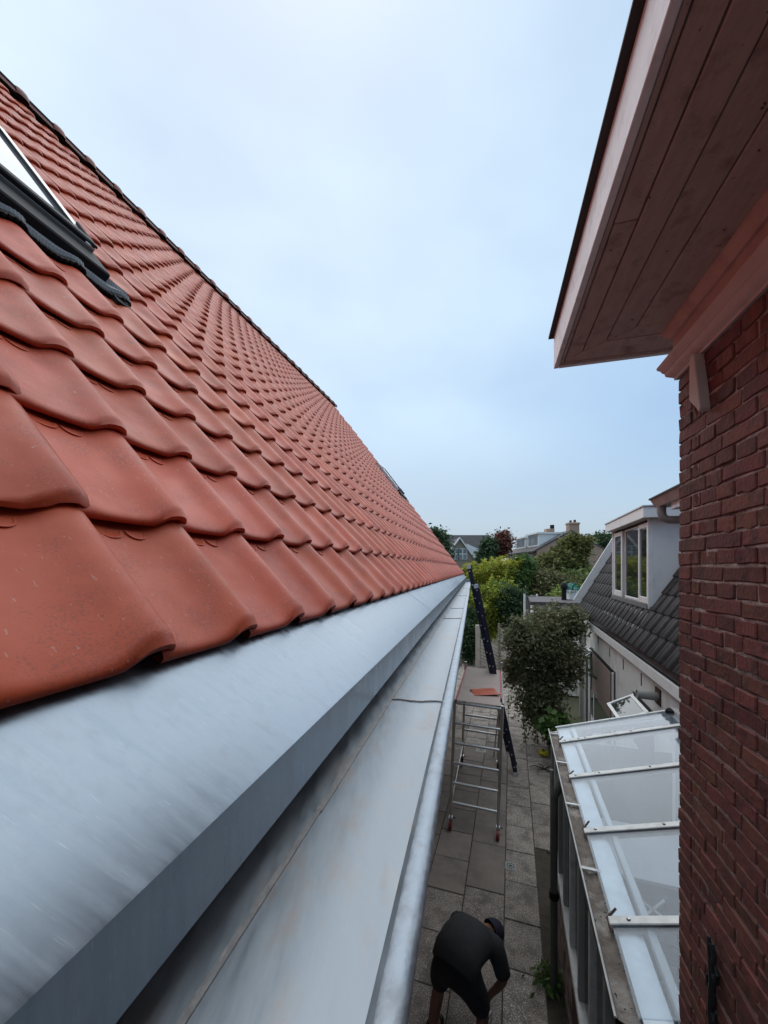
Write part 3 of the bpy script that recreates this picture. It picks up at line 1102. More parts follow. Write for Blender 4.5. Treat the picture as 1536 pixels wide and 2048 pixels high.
m.build('fascia', M_fascia, bh, bevel=.002)
m = MB()
m.box(FB.w, OX + .001, 3.0, OS, OS + .02, ZS - .008, ZS + .157)
m.build('end_fascia', M_fascia, bh)
m = MB()
m.box(FB.w, OX - .046, 3.0, -4.5, OS + .040, ZS + .159, ZS + .170)
m.build('drip_edge', M_darktrim, bh, bevel=.002)
m = MB()
m.box(FB.w, OX + .25, 3.0, -4.5, OS - .2, ZS + .171, ZS + .30)
m.build('flat_roof', M_darkroof, bh)
# short board nailed under the moulding
a = FB.onx(1380, 716, -.03)
b = FB.onx(1395, 826, -.03)
m = MB()
sA, sB = a[1], b[1]
poly = [(sA - .004, a[2] + .002), (sA - .036, a[2] + .0), (sB - .026, b[2] + .010), (sB - .016, b[2] - .004), (sB + .006, b[2] + .022), (sA + .001, b[2] + .07)]
m.prism(poly, lambda s, z, x: FB.w(x, s, z), -.034, .002)
m.build('batten', M_palewood, bh, bevel=.003)
# wrought iron wall anchor
a = FB.onx(1412, 1866, -.02)
b = FB.onx(1422, 2046, -.02)
m = MB()
zt, zb, sc = a[2], b[2] - .12, a[1]
cv = lambda pts: [FB.w(-.018, sc + ds, z) for ds, z in pts]
hgt = zt - zb
m.tube(cv([(-.012, zt), (-.02, zt - .08 * hgt), (-.034, zt - .18 * hgt), (-.036, zt - .35 * hgt), (-.030, zt - .55 * hgt), (-.034, zt - .8 * hgt), (-.034, zb)]), [.006, .009, .012, .011, .012, .011, .010], 8)
m.tube(cv([(-.036, zt - .22 * hgt), (-.050, zt - .10 * hgt), (-.038, zt - .02 * hgt), (-.020, zt - .05 * hgt)]), [.008, .008, .007, .004], 8)
m.tube(cv([(-.036, zt - .25 * hgt), (-.060, zt - .29 * hgt), (-.068, zt - .20 * hgt), (-.056, zt - .15 * hgt)]), [.008, .009, .009, .004], 8)
m.tube(cv([(-.032, zt - .42 * hgt), (-.010, zt - .44 * hgt), (-.006, zt - .36 * hgt), (-.014, zt - .33 * hgt)]), [.008, .008, .007, .004], 8)
m.tube(cv([(-.034, zt - .60 * hgt), (-.058, zt - .64 * hgt), (-.060, zt - .54 * hgt)]), [.008, .008, .004], 8)
m.tube(cv([(-.034, zt - .66 * hgt), (-.012, zt - .70 * hgt), (-.008, zt - .62 * hgt)]), [.008, .008, .004], 8)
m.build('wall_anchor', M_iron, bh, smooth=True)

# rear extension of the brick house with its own little eave and elbow pipe
FG = Frame(2.0677, 4.8393, 18.3)
m = MB()
m.box(FG.w, 1.36, 4.5, -3.25, -1.05, 0, 4.86)
m.build('rear_wing', M_brick_stuff, bh)
ge = FG.loc(P(1297, 998, 3.6))
m = MB()
x0, s1, zt = ge[0], ge[1], ge[2]
m.box(FG.w, x0, x0 + .5, s1 - 1.8, s1, zt - .015, zt)
m.build('rear_gutter_edge', M_darktrim, bh)
m = MB()
m.prism([(x0 + .01, zt - .016), (x0 + .05, zt - .085), (x0 + .16, zt - .085), (x0 + .16, zt - .016)], lambda x, z, s: FG.w(x, s, z), s1 - 1.8, s1 - .01)
m.build('rear_gutter', M_mould, bh)
ep = FG.loc(P(1323, 1012, 3.5))
m = MB()
zp = zt - .08
m.tube([FG.w(ep[0], ep[1], zp), FG.w(ep[0], ep[1], zp - .06), FG.w(ep[0] + .01, ep[1] - .005, zp - .105), FG.w(ep[0] + .05, ep[1] - .02, zp - .13), FG.w(ep[0] + .5, ep[1] - .12, zp - .16)], .036, 12)
m.build('elbow_pipe', M_pvc, bh, smooth=True)
m = MB()
bx_ = FG.loc(P(1342, 1010, 3.3))
m.box(FG.w, bx_[0], bx_[0] + .5, bx_[1] - .3, bx_[1], bx_[2] - .04, zt - .02)
m.build('boxed_end', M_fascia, bh, bevel=.004)

# ------------------------------------------------------------------ glass-roofed lean-to
gh = thing('lean_to', 'glass-roofed veranda with aluminium bars and mossy gutter beside the brick wall', 'veranda', FG.mat(.6, -1.6, 0))
ZG = 2.22
RSL = .295
zr = lambda x: ZG + .02 + RSL * (x - .1)
prof = [(0, ZG), (.012, ZG + .004), (.014, ZG - .045), (.06, ZG - .07), (.108, ZG - .045), (.11, ZG - .005), (.122, ZG - .004), (.12, ZG - .08), (.06, ZG - .09), (.006, ZG - .075)]
m = MB()
m.loft([[FG.w(x, -3.27 + 3.28 * k / 12, z + .002 * math.sin(k * 1.9)) for x, z in prof] for k in range(13)], closed=True)
ggut = m.build('gutter', M_pvcdark, gh)
m = MB()
rows_ = []
for k in range(60):
    s = -3.26 + 3.26 * k / 59
    rows_.append([FG.w(.012 + .096 * i / 6, s, ZG - .018 + .011 * rnd.random() - .010 * math.sin(math.pi * i / 6)) for i in range(7)])
m.loft(rows_)
o = m.build('leaf_litter', M_gutterdirt, ggut, smooth='all')
o['kind'] = 'stuff'
m = MB()
for s in (-.12, -.85, -1.60, -2.35):
    m.box(FG.w, -.004, .125, s - .012, s + .012, ZG - .004, ZG + .008)
m.build('gutter_bracket', M_alu_white, ggut)
m = MB()
m.tube([FG.w(.002, -3.27, ZG + .006), FG.w(.002, .01, ZG + .006)], .006, 8)
m.build('rim', M_alu_white, ggut, smooth=True)
# roof structure
bars = [0.03, -.391, -1.174, -1.979, -2.767]
XT = 1.36
m = MB()
m.box(FG.w, XT - .05, XT + .02, -1.05, .05, zr(XT) - .12, zr(XT) + .02)
m.build('top_plate', M_alu_white, gh)
m = MB()      # grey curved eave cheek strip seen under the glass
rows_ = []
for s in (-3.26, -1.6, .04):
    rows_.append([FG.w(x, s, z) for x, z in [(.115, zr(.115) - .02), (.15, zr(.15) - .018), (.20, zr(.2) - .02), (.235, zr(.235) - .03), (.245, zr(.245) - .09)]])
m.loft(rows_)
m.build('eave_strip', M_alu, gh, smooth=True)
m = MB()
m.box(FG.w, .262, .305, -3.26, .03, zr(.28) - .075, zr(.28) - .028)
m.build('purlin', M_white, gh, bevel=.006)
edges = [.055] + bars[1:] + [-3.26]
for i in range(len(edges) - 1):
    sa, sb = edges[i] - .004, edges[i + 1] + .004
    m = MB()
    fn = lambda x, s, h: FG.w(x, s, zr(x) + h)
    m.box(fn, .095, XT - .02, sb, sa, -.004, .004)
    m.build('roof_pane', M_roofglass, gh)
scr = MB()
for i, s in enumerate(bars):
    fn = lambda x, t, h: FG.w(x, t, zr(x) + h)
    m = MB()
    w_ = .028 if i else .016
    m.box(fn, .080, XT, s - w_, s + w_, .0052, .018)
    bar = m.build('glazing_bar', M_alu_white, gh, bevel=.004)
    m = MB()
    m.box(fn, .10, XT - .03, s - w_ * .55, s + w_ * .55, -.055, -.0052)
    m.build('rafter', M_alu_white, bar)
    if i:
        for x in ((.16, .30, .42, .86), (.14, .28, .35, .80), (.14, .34, .75), (.16, .6), (.18,))[i]:
            c_ = FG.w(x, s, zr(x) + .018)
            m = MB()
            m.tube([c_, c_ + Vector((0, 0, .003))], .0105, 12)
            m.build('washer', M_pvcdark, bar)
            m = MB()
            m.tube([c_ + Vector((.0005, 0, .003)), c_ + Vector((.0005, 0, .007))], .0062, 6)
            m.build('screw', M_alu, bar)
        st = MB()
        st.beam(FG.w(.075, s + .02, ZG + .02), FG.w(.13, s + .055 + .02 * (i % 2), zr(.13) + .035), .014, .003)
        st.beam(FG.w(.078, s + .02, ZG + .03), FG.w(.082, s - .05, ZG + .005), .008, .003)
        st.build('strap', M_rust, bar)
m = MB()
m.beam(FG.w(XT - .10, .02, zr(XT - .1) + .02), FG.w(XT + .06, -.08, zr(XT) - .01), .10, .05)
m.build('rubber_flap', M_black, gh, bevel=.01)
# alley side: sill wall, rails, posts and panes
m = MB()
m.box(FG.w, .05, .12, -3.26, -1.62, 0.02, .98)
m.build('lower_panel', M_redwood, gh)
m = MB()
m.box(FG.w, .05, .12, -1.60, .02, .02, .98)
m.build('base_wall', M_mortar, gh)
m = MB()
m.box(FG.w, .012, .125, -3.26, -.80, .985, 1.035)
m.box(FG.w, .02, .125, -.79, .02, .985, 1.03)
m.build('sill', M_alu_white, gh, bevel=.004)
m = MB()
m.box(FG.w, .035, .115, -3.26, .02, ZG - .19, ZG - .10)
m.build('head_rail', M_pvcdark, gh)
posts = [.0, -.40, -.79, -1.20, -1.62, -2.05, -2.48, -2.9, -3.22]
for i, s in enumerate(posts):
    m = MB()
    m.box(FG.w, .03, .11, s - .03, s + .03, 1.036, ZG - .19)
    m.build('post', M_alu_white if i in (1, 4, 6) else M_pvc, gh, bevel=.004)
for i in range(len(posts) - 1):
    m = MB()
    m.box(FG.w, .070, .076, posts[i + 1] + .031, posts[i] - .031, 1.037, ZG - .191)
    m.build('side_pane', M_wallglass, gh)
m = MB()
m.box(FG.w, .125, XT - .05, -.01, -.002, .03, ZG - .1)
m.build('end_pane', M_wallglass, gh)
m = MB()
m.beam(FG.w(.05, .0, ZG - .06), FG.w(XT, .0, zr(XT) - .10), .04, .06)
m.build('end_rail', M_alu_white, gh)
m = MB()
dp = FG.onx(1112, 1900, -.04)
m.tube([FG.w(.045, -1.06, ZG - .08), FG.w(.01, -1.06, ZG - .16), FG.w(-.035, -1.06, ZG - .25), FG.w(-.04, -1.06, 1.2), FG.w(-.04, -1.06, .02)], .034, 12)
pipe = m.build('downpipe', M_pvcdark, gh, smooth=True)
m = MB()
m.tube([FG.w(-.04, -1.06, 1.02), FG.w(-.04, -1.06, .955)], .046, 12)
m.beam(FG.w(-.04, -1.06, .985), FG.w(.06, -1.06, .985), .03, .02)
m.build('pipe_clamp', M_black, pipe, smooth=True)
m = MB()
m.tube([FG.w(-.02, -.62, ZG - .2), FG.w(-.02, -.62, .02)], .018, 10)
m.build('side_pipe', M_pvc, gh, smooth=True)

# inside the veranda
m = MB()
m.box(FG.w, .13, XT, -3.25, -.02, 0, .05)
m.build('inner_floor', M_insidefloor, gh)
m = MB()
m.box(FG.w, XT + .0, XT + .04, -3.25, .05, .05, zr(XT) - .13)
m.build('back_wall', M_inside, gh)
cb = thing('cabinet', 'pale storage cabinet seen through the second glass roof pane', 'cabinet', FG.mat(.9, -.75, .05))
m = MB()
m.box(FG.w, .55, 1.30, -1.12, -.30, .05, 1.35)
m.build('carcass', M_inside, cb, bevel=.01)
m = MB()
m.box(FG.w, .53, 1.32, -1.14, -.28, 1.351, 1.39)
m.build('worktop', M_white, cb, bevel=.006)
cr = thing('folding_trolley', 'slate folding trolley with bar sides seen blurred through the third roof pane', 'trolley', FG.mat(.75, -1.55, .05))
m = MB()
for z in (1.02, 1.16, 1.30):
    m.box(FG.w, .52, .80, -1.70, -1.40, z, z + .018)
m.build('shelf', M_crate, cr)
for x in (.53, .79):
    for s in (-1.69, -1.41):
        m = MB()
        m.beam(FG.w(x, s, .05), FG.w(x, s, 1.46), .02, .02)
        m.build('leg', M_crate, cr)
m = MB()
m.beam(FG.w(.53, -1.69, 1.44), FG.w(.79, -1.41, 1.44), .02, .02)
m.beam(FG.w(.79, -1.69, 1.44), FG.w(.53, -1.41, 1.44), .02, .02)
m.beam(FG.w(.53, -1.69, 1.44), FG.w(.79, -1.69, 1.44), .02, .02)
m.build('brace', M_alu_white, cr)
tb = thing('table', 'slate-blue topped table under the fourth glass roof pane', 'table', FG.mat(.8, -2.35, .05))
m = MB()
m.box(FG.w, .36, 1.30, -2.68, -2.08, 1.10, 1.14)
m.build('tabletop', M_panelblue, tb, bevel=.006)
for x in (.40, 1.26):
    for s in (-2.64, -2.12):
        m = MB()
        m.beam(FG.w(x, s, .05), FG.w(x, s, 1.10), .04, .04)
        m.build('leg', M_white, tb)

# ------------------------------------------------------------------ white house with dormer
FW = Frame(3.2994, 4.3133, 18.81)
wh = thing('white_house', 'white cottage with black tiled steep roof and box dormer behind the veranda', 'house', FW.mat(1.5, 3, 0))
m = MB()
m.box(FW.w, .12, 4.0, -1.2, 7.25, 0, 2.75)
m.build('wall', M_whitewall, wh)
m = MB()
m.box(FW.w, 0, .03, -1.2, 7.30, 2.76, 2.90)
fb_ = m.build('fascia', M_white, wh, bevel=.003)
m = MB()
m.box(FW.w, .03, .30, -1.2, 7.29, 2.755, 2.775)
m.build('eave_soffit', M_whitewall, wh)
m = MB()
m.box(FW.w, .03, .13, -1.2, 7.29, 2.84, 2.855)
m.build('gutter', M_dark, wh)
RW = 1.78
zrw = lambda x: 3.06 + RW * x
rn = Vector((-RW, 0, 1)).normalized()


def RWp(x, s, h):     # point on the roof: x is the horizontal distance in from the eave
    return FW.w(x + rn.x * h, s, zrw(x) + rn.z * h)


m = MB()
m.loft([[RWp(x, s, -.02) for x in (.035, .6, 1.45)] for s in (-1.2, 7.3)])
m.loft([[FW.w(1.45, s, zrw(1.45)), FW.w(2.3, s, zrw(1.45) + .5), FW.w(4.0, s, 2.75)] for s in (-1.2, 7.3)])
wroof = m.build('roof', M_under, wh)
# gable end
m = MB()
m.prism([(.12, 2.75), (.02, 2.95), (1.45, zrw(1.45) - .06), (2.3, zrw(1.45) + .44), (4.0, 2.75)], lambda x, z, s: FW.w(x, s, z), 7.1, 7.25)
m.build('gable', M_whitewall, wh)
m = MB()
m.beam(RWp(.075, 7.30, .10), RWp(1.46, 7.30, .10), .06, .27, up=(FW.r * rn.x + Vector((0, 0, rn.z))).normalized())
m.build('barge_board', M_white, wh, bevel=.004)


def darktile():
    w, g_ = .30, .30
    m = MB()
    pr = [(-.006, .004), (.012, .0), (.028, .002), (.042, .026), (.060, .036), (.100, .040), (.125, .033), (.145, .029), (.165, .033), (.190, .040), (.235, .036), (.255, .026), (.272, .004), (.290, .0), (.304, .003)]
    rows = []
    for y, dz in ((.004, -.018), (0, -.006), (.008, .0), (.36, 0)):
        rows.append([(x, y + (.006 if h < .01 else 0), h + .024 * (1 - y / g_) + dz) for x, h in pr])
    m.loft(rows)
    me = bpy.data.meshes.new('roof_tile')
    me.from_pydata(m.v, [], m.f)
    me.polygons.foreach_set('use_smooth', [True] * len(me.polygons))
    me.set_sharp_from_angle(angle=math.radians(50))
    me.materials.append(M_darktile)
    return me


me_dt = darktile()
xr = -FW.d
yr = (FW.r * 1 + Vector((0, 0, RW))).normalized()
yr = yr
zrn = (FW.r * rn.x + Vector((0, 0, rn.z))).normalized()
xr = FW.d * -1
if xr.cross(yr).dot(zrn) < 0:
    xr = FW.d
g_ = .30
dxr = g_ / math.sqrt(1 + RW * RW)
DS = (1.95, 4.334)
for r in range(10):
    x0 = -.005 + r * dxr
    for k in range(28):
        s = 7.28 - .30 * k
        if s < -.9:
            continue
        base = RWp(x0, s, 0)
        if xr.dot(FW.d) > 0:
            s_lo, s_hi = s, s + .30
        else:
            s_lo, s_hi = s - .30, s
        if x0 + dxr * .4 > .30 and s_hi > DS[0] + .05 and s_lo < DS[1] - .05:
            continue
        M = Matrix.Translation(base + zrn * rnd.uniform(-.003, .003)) @ Matrix((xr, yr, zrn)).transposed().to_4x4() @ Matrix.Rotation(rnd.uniform(-.012, .012), 4, 'Z')
        link('roof_tile', me_dt, wroof, M)
# dormer
XD = .30
m = MB()
poly = [(XD, 3.60), (XD, 5.03), (1.45, 5.03), (1.45, zrw(1.45) - .02)]
poly = [(XD + .02, 3.62), (XD + .02, 5.03), (1.10, 5.03), (1.02, zrw(1.02) - .05)]
m.prism(poly, lambda x, z, s: FW.w(x, s, z), DS[0], DS[0] + .03)
dor = m.build('dormer', M_cladding, wh)
m = MB()
m.prism(poly, lambda x, z, s: FW.w(x, s, z), DS[1] - .03, DS[1])
m.build('cheek', M_cladding, dor)
m = MB()
m.box(FW.w, .145, 1.75, 1.79, 4.44, 5.03, 5.20)
m.build('dormer_roof', M_white, dor, bevel=.004)
m = MB()
m.box(FW.w, .13, 1.75, 1.775, 4.455, 5.2005, 5.222)
m.build('roof_trim', M_alu_white, dor)
m = MB()
m.box(FW.w, .142, .1448, 1.79, 4.44, 5.192, 5.2)
m.box(FW.w, .146, 1.75, 1.787, 1.7895, 5.192, 5.2)
m.build('dark_line', M_dark, dor)
m = MB()
m.box(FW.w, .305, .33, DS[0] + .031, DS[1] - .031, 3.60, 5.029)
m.build('dark_backing', M_dark, dor)
so = lambda px: FW.onx(px, 1120, XD)[1]
zb, zt = 3.68, 4.98


def casement(s0, s1, fw, x, name):
    m = MB()
    m.box(FW.w, x, x + .05, s0, s0 + fw, zb, zt)
    m.box(FW.w, x, x + .05, s1 - fw, s1, zb, zt)
    m.box(FW.w, x, x + .05, s0 + fw, s1 - fw, zb, zb + fw * 1.3)
    m.box(FW.w, x, x + .05, s0 + fw, s1 - fw, zt - fw, zt)
    m.build(name, M_white, dor, bevel=.004)
    m = MB()
    m.box(FW.w, x + .018, x + .024, s0 + fw + .001, s1 - fw - .001, zb + fw * 1.3 + .001, zt - fw - .001)
    m.build('pane', M_window, dor)


casement(so(1302), so(1281.5), .075, .26, 'casement')
casement(so(1280), so(1251), .03, .285, 'fixed_frame')
casement(so(1248), so(1231), .085, .265, 'casement')
m = MB()
m.box(FW.w, .255, .32, DS[0], DS[0] + .04, 3.60, 5.029)
m.box(FW.w, .255, .32, DS[1] - .05, DS[1], 3.60, 5.029)
m.build('corner_post', M_white, dor, bevel=.004)
m = MB()
m.box(FW.w, .235, .33, DS[0] + .02, DS[1] - .02, 3.60, 3.675)
m.build('window_sill', M_lead, dor)
m = MB()
rows_ = []
for j in range(4):
    rows_.append([FW.w(.24 - .05 * j, DS[0] - .05 + (DS[1] - DS[0] + .1) * i / 70, zrw(.24 - .05 * j) + .055 + .012 * math.sin(i * 1.4) * (j > 0)) for i in range(71)])
m.loft(rows_)
m.build('lead_apron', M_lead, dor)
# windows in the white wall
m = MB()
m.box(FW.w, .10, .118, 3.415, 5.93, .55, 2.215)
wf = m.build('window', M_dark, wh)
m = MB()
for a in ((3.44, 3.50, .55, 2.19), (5.82, 5.90, .55, 2.19), (5.30, 5.38, .55, 1.35)):
    m = MB()
    m.box(FW.w, .07, .115, *a)
    m.build('jamb', M_white, wf, bevel=.004)
m = MB()
m.box(FW.w, .06, .069, 3.56, 5.45, 1.22, 2.17)
m.build('blind', M_blind, wf)
m = MB()
m.box(FW.w, .085, .095, 3.505, 5.815, .56, 1.215)
m.build('pane', M_window, wf)


def open_sash(s0, s1, ztop, h, ang, par):
    """top-hung sash swung out over the alley"""
    dx, dz = -math.sin(ang), -math.cos(ang)
    fn = lambda s, t, k: FW.w(.09 + dx * t - dz * k * 0 - .0 + k * -math.cos(ang), s, ztop + dz * t + k * math.sin(ang))
    m = MB()
    w_ = .05
    m.box(fn, s0, s0 + w_, 0, h, 0, .035)
    m.box(fn, s1 - w_, s1, 0, h, 0, .035)
    m.box(fn, s0 + w_, s1 - w_, 0, w_, 0, .035)
    m.box(fn, s0 + w_, s1 - w_, h - w_, h, 0, .035)
    o = m.build('open_sash', M_white, par, bevel=.003)
    m = MB()
    m.box(fn, s0 + w_ + .001, s1 - w_ - .001, w_ + .001, h - w_ - .001, .014, .02)
    m.build('sash_pane', M_window, par)


open_sash(5.52, 6.02, 2.16, .50, math.radians(50), wf)
m = MB()
m.box(FW.w, .10, .118, 1.20, 2.17, 1.35, 2.22)
w2 = m.build('window', M_dark, wh)
open_sash(1.28, 2.10, 2.17, .42, math.radians(62), w2)
m = MB()
m.box(FW.w, .08, .119, 2.10, 2.16, 1.35, 2.19)
m.build('jamb', M_white, w2)
m = MB()
m.box(FW.w, .08, .119, 1.22, 2.099, 1.35, 1.42)
m.build('window_sill', M_white, w2)
for s, z in ((5.03, 2.56), (3.875, 2.51), (2.83, 2.505), (1.78, 2.52)):
    m = MB()
    m.box(FW.w, .112, .118, s - .012, s + .012, z - .09, z + .10)
    m.build('vent_slot', M_dark, wh)
a = FW.w(.12, 1.02, 2.50)
m = MB()
m.tube([a, a + FW.r * -.05, a + FW.r * -.26 + Vector((0, 0, .01))], .058, 14, cap=False)
m.tube([a, a + FW.r * -.25 + Vector((0, 0, .01))], .052, 14)
m.build('vent_pipe', M_pvc, wh, smooth=True)
m = MB()
m.box(FW.w, .105, .119, .93, 1.13, 2.39, 2.61)
m.build('vent_plate', M_rust, wh)
m = MB()
m.box(FW.w, .10, .119, 2.62, 2.78, 1.55, 1.85)
m.build('wall_box', M_pvc, wh, bevel=.005)
m = MB()
m.tube([FW.w(.06, 7.2, 2.76), FW.w(.07, 7.2, 2.5), FW.w(.07, 7.2, .0)], .055, 12)
m.build('downpipe', M_pvc, wh, smooth=True)
m = MB()
m.tube([FW.w(.085, 6.75, 2.74), FW.w(.085, 6.75, .0)], .04, 12)
m.build('side_downpipe', M_pvc, wh, smooth=True)
m = MB()
m.box(FW.w, .09, .119, 6.1, 6.55, .0, 2.05)
dr = m.build('door', M_dark, wh)
m = MB()
m.box(FW.w, .075, .118, 6.02, 6.09, 0, 2.1)
m.box(FW.w, .075, .118, 6.56, 6.62, 0, 2.1)
m.build('door_frame', M_white, dr)

# ------------------------------------------------------------------ paving of the alley
m = MB()
m.box(FG.w, -2.9, .06, -6.0, 14.5, -.045, -.012)
path = struct(m.build('path', M_soil))
me_slab = {}


def slab_mesh(w, l, mt):
    key = (w, l, mt.name)
    if key not in me_slab:
        bm = bmesh.new()
        bmesh.ops.create_cube(bm, size=1)
        bmesh.ops.scale(bm, vec=(w - .012, l - .012, .05), verts=bm.verts)
        bmesh.ops.bevel(bm, geom=[e for e in bm.edges], offset=.005, segments=1, affect='EDGES')
        me = bpy.data.meshes.new('paving_slab')
        bm.to_mesh(me)
        bm.free()
        me.materials.append(mt)
        me_slab[key] = me
    return me_slab[key]


cols = [(-2.527, .5), (-2.027, .5), (-1.527, .5), (-1.027, .5), (-.527, .415), (-.112, .5)]
for ci, (x0, w_) in enumerate(cols):
    L = .6 if ci != 3 else .9
    s = -3.6 - .17 * ((ci * 2) % 3)
    while s < 12:
        if ci == 5 and s < .95:
            s += L
            continue
        mt = M_slab_smooth if (ci <= 3 and s > -1.2 + .3 * ci and s < 3.6 and (ci in (1, 2, 3))) else M_slab
        M = Matrix.Translation(FG.w(x0 + w_ / 2, s + L / 2, -.025 + rnd.uniform(-.004, .003))) @ Matrix.Rotation(-FG.a, 4, 'Z') @ Matrix.Rotation(rnd.uniform(-.006, .006), 4, 'X') @ Matrix.Rotation(rnd.uniform(-.006, .006), 4, 'Y')
        link('paving_slab', slab_mesh(w_, L, mt), path, M)
        s += L
m = MB()
m.box(FG.w, -.108, .049, -3.4, .93, -.04, -.018)
struct(m.build('sand_strip', M_sand))


def drain(px, py, w_, lab):
    x, s, z = FG.onz(px, py, 0)
    d = thing('drain_cover', lab, 'drain cover', FG.mat(x, s, 0))
    m = MB()
    m.box(FG.w, x - w_, x + w_, s - w_, s + w_, -.01, .004)
    m.build('frame', M_pvc, d, bevel=.003)
    m = MB()
    for i in range(10):
        a = 2 * math.pi * i / 10
        c = FG.w(x + math.cos(a) * w_ * .6, s + math.sin(a) * w_ * .6, .0045)
        m.tube([c, c + Vector((0, 0, .0012))], w_ * .13, 6)
    m.tube([FG.w(x, s, .0045), FG.w(x, s, .0057)], w_ * .25, 8)
    m.build('grate_holes', M_dark, d)


drain(1021, 1732, .075, 'small square grey drain cover with a ring of holes in the paving')
drain(962, 1500, .11, 'square drain cover under the scaffold tower')

# yellow crumpled glove and twigs by the veranda's far corner
gx, gs, _ = FG.onz(1087, 1509, 0)
m = MB()
r_ = random.Random(4)
rows_ = []
for i in range(7):
    rows_.append([FG.w(gx + .11 * math.cos(a) * math.sin(math.pi * (i + .3) / 7) * (1 + .35 * r_.uniform(-1, 1)), gs + .15 * math.sin(a) * math.sin(math.pi * (i + .3) / 7) * (1 + .3 * r_.uniform(-1, 1)), .0 + .085 * (1 - math.cos(math.pi * (i + .3) / 7)) / 2 * (1 + .4 * r_.uniform(-1, 1))) for a in [2 * math.pi * k / 10 for k in range(10)]])
m.loft(rows_, closed=True)
glove = m.build('work_glove', M_yellow, None, smooth='all', M=FG.mat(gx, gs, 0))
tag(glove, 'crumpled yellow rag lying on the paving beside the veranda', 'rag')
gx, gs, _ = FG.onz(1088, 1540, 0)
m = MB()
for a, l in ((.4, .35), (2.6, .3), (3.6, .28), (5.2, .42), (1.5, .2)):
    p0 = FG.w(gx, gs, .02)
    p1 = p0 + Vector((math.cos(a) * l * .6, math.sin(a) * l * .6, .03))
    m.tube([p0, p1, p0 + Vector((math.cos(a + .3) * l, math.sin(a + .3) * l, .01))], [.012, .009, .004], 6)
tw = m.build('dead_twig', M_iron, None, smooth=True, M=FG.mat(gx, gs, 0))
tag(tw, 'dark forked dead twig on the paving below the veranda gutter', 'twig')

# ------------------------------------------------------------------ rolling scaffold
FS = Frame(1.74, 7.2, 16.5)
SM = FS.mat() @ Matrix.Rotation(math.radians(2.0), 4, 'Y')
scf = thing('scaffold_tower', 'low aluminium rolling scaffold tower with plywood deck in the alley', 'scaffold', SM)
SW = lambda x, s, z: SM @ Vector((x, s, z))
hw, hl = .37, 1.07
for s in (-hl, hl):
    m = MB()
    for x in (-hw, hw):
        m.tube([SW(x, s, .22), SW(x, s, 2.10)], .026, 12)
    fr_ = m.build('end_frame', M_alu, scf, smooth=True)
    for k in range(6):
        z = .42 + .326 * k
        m = MB()
        m.tube([SW(-hw, s, z), SW(hw, s, z)], .022, 10)
        m.build('rung', M_alu, fr_, smooth=True)
    for x in (-hw, hw):
        m = MB()
        m.tube([SW(x, s, .24), SW(x, s, .10)], .018, 8)
        m.box(SW, x - .03, x + .03, s - .035, s + .035, .15, .19)
        ca = m.build('caster', M_alu, scf)
        m = MB()
        m.tube([SW(x - .022, s - .03, .075), SW(x + .022, s - .03, .075)], .078, 16)
        m.build('wheel', M_redwheel if s < 0 else M_black, ca, smooth=True)
        m = MB()
        m.beam(SW(x + .01, s + .02, .17), SW(x + .06, s + .09, .12), .03, .012)
        m.build('brake', M_black, ca)
m = MB()
m.box(SW, -hw + .03, hw - .03, -hl - .02, hl + .03, 2.085, 2.10)
pl = m.build('platform', M_ply, scf, bevel=.002)
m = MB()
m.box(SW, -hw + .005, -hw + .029, -hl - .02, hl + .03, 2.05, 2.115)
m.box(SW, hw - .029, hw - .005, -hl + .3, hl + .03, 2.05, 2.115)
m.build('red_edge', M_red, pl)
m = MB()
m.tube([SW(hw + .01, -hl + .05, 2.11), SW(hw + .01, hl, 2.12)], .014, 8)
m.build('side_rail', M_alu, scf, smooth=True)
for a, b in (((hw, -hl, .95), (hw, hl, 1.95)), ((hw, -hl, 1.95), (hw, hl - .2, .9)), ((-hw, -hl, .42), (-hw, hl, .42)), ((hw - .05, -hl + .02, 2.06), (hw - .1, -hl + .35, 1.1))):
    m = MB()
    m.tube([SW(*a), SW(*b)], .013, 8)
    m.build('brace', M_alu, scf, smooth=True)
m = MB()
m.tube([SW(-hw, hl + .005, 2.05), SW(-hw, hl + .005, 2.22)], .024, 10)
m.tube([SW(hw, hl + .005, 2.05), SW(hw, hl + .005, 2.28)], .024, 10)
m.build('spigot', M_alu, scf, smooth=True)
# loose tile on the deck
Mt = SM @ Matrix.Translation((.10, -.58, 2.101)) @ Matrix.Rotation(math.radians(112), 4, 'Z') @ Matrix.Translation((-.11, -.2, .008))
lt = link('loose_roof_tile', me_tile.copy(), None, Mt)
tag(lt, 'spare red roof tile lying on the scaffold deck', 'roof tile')

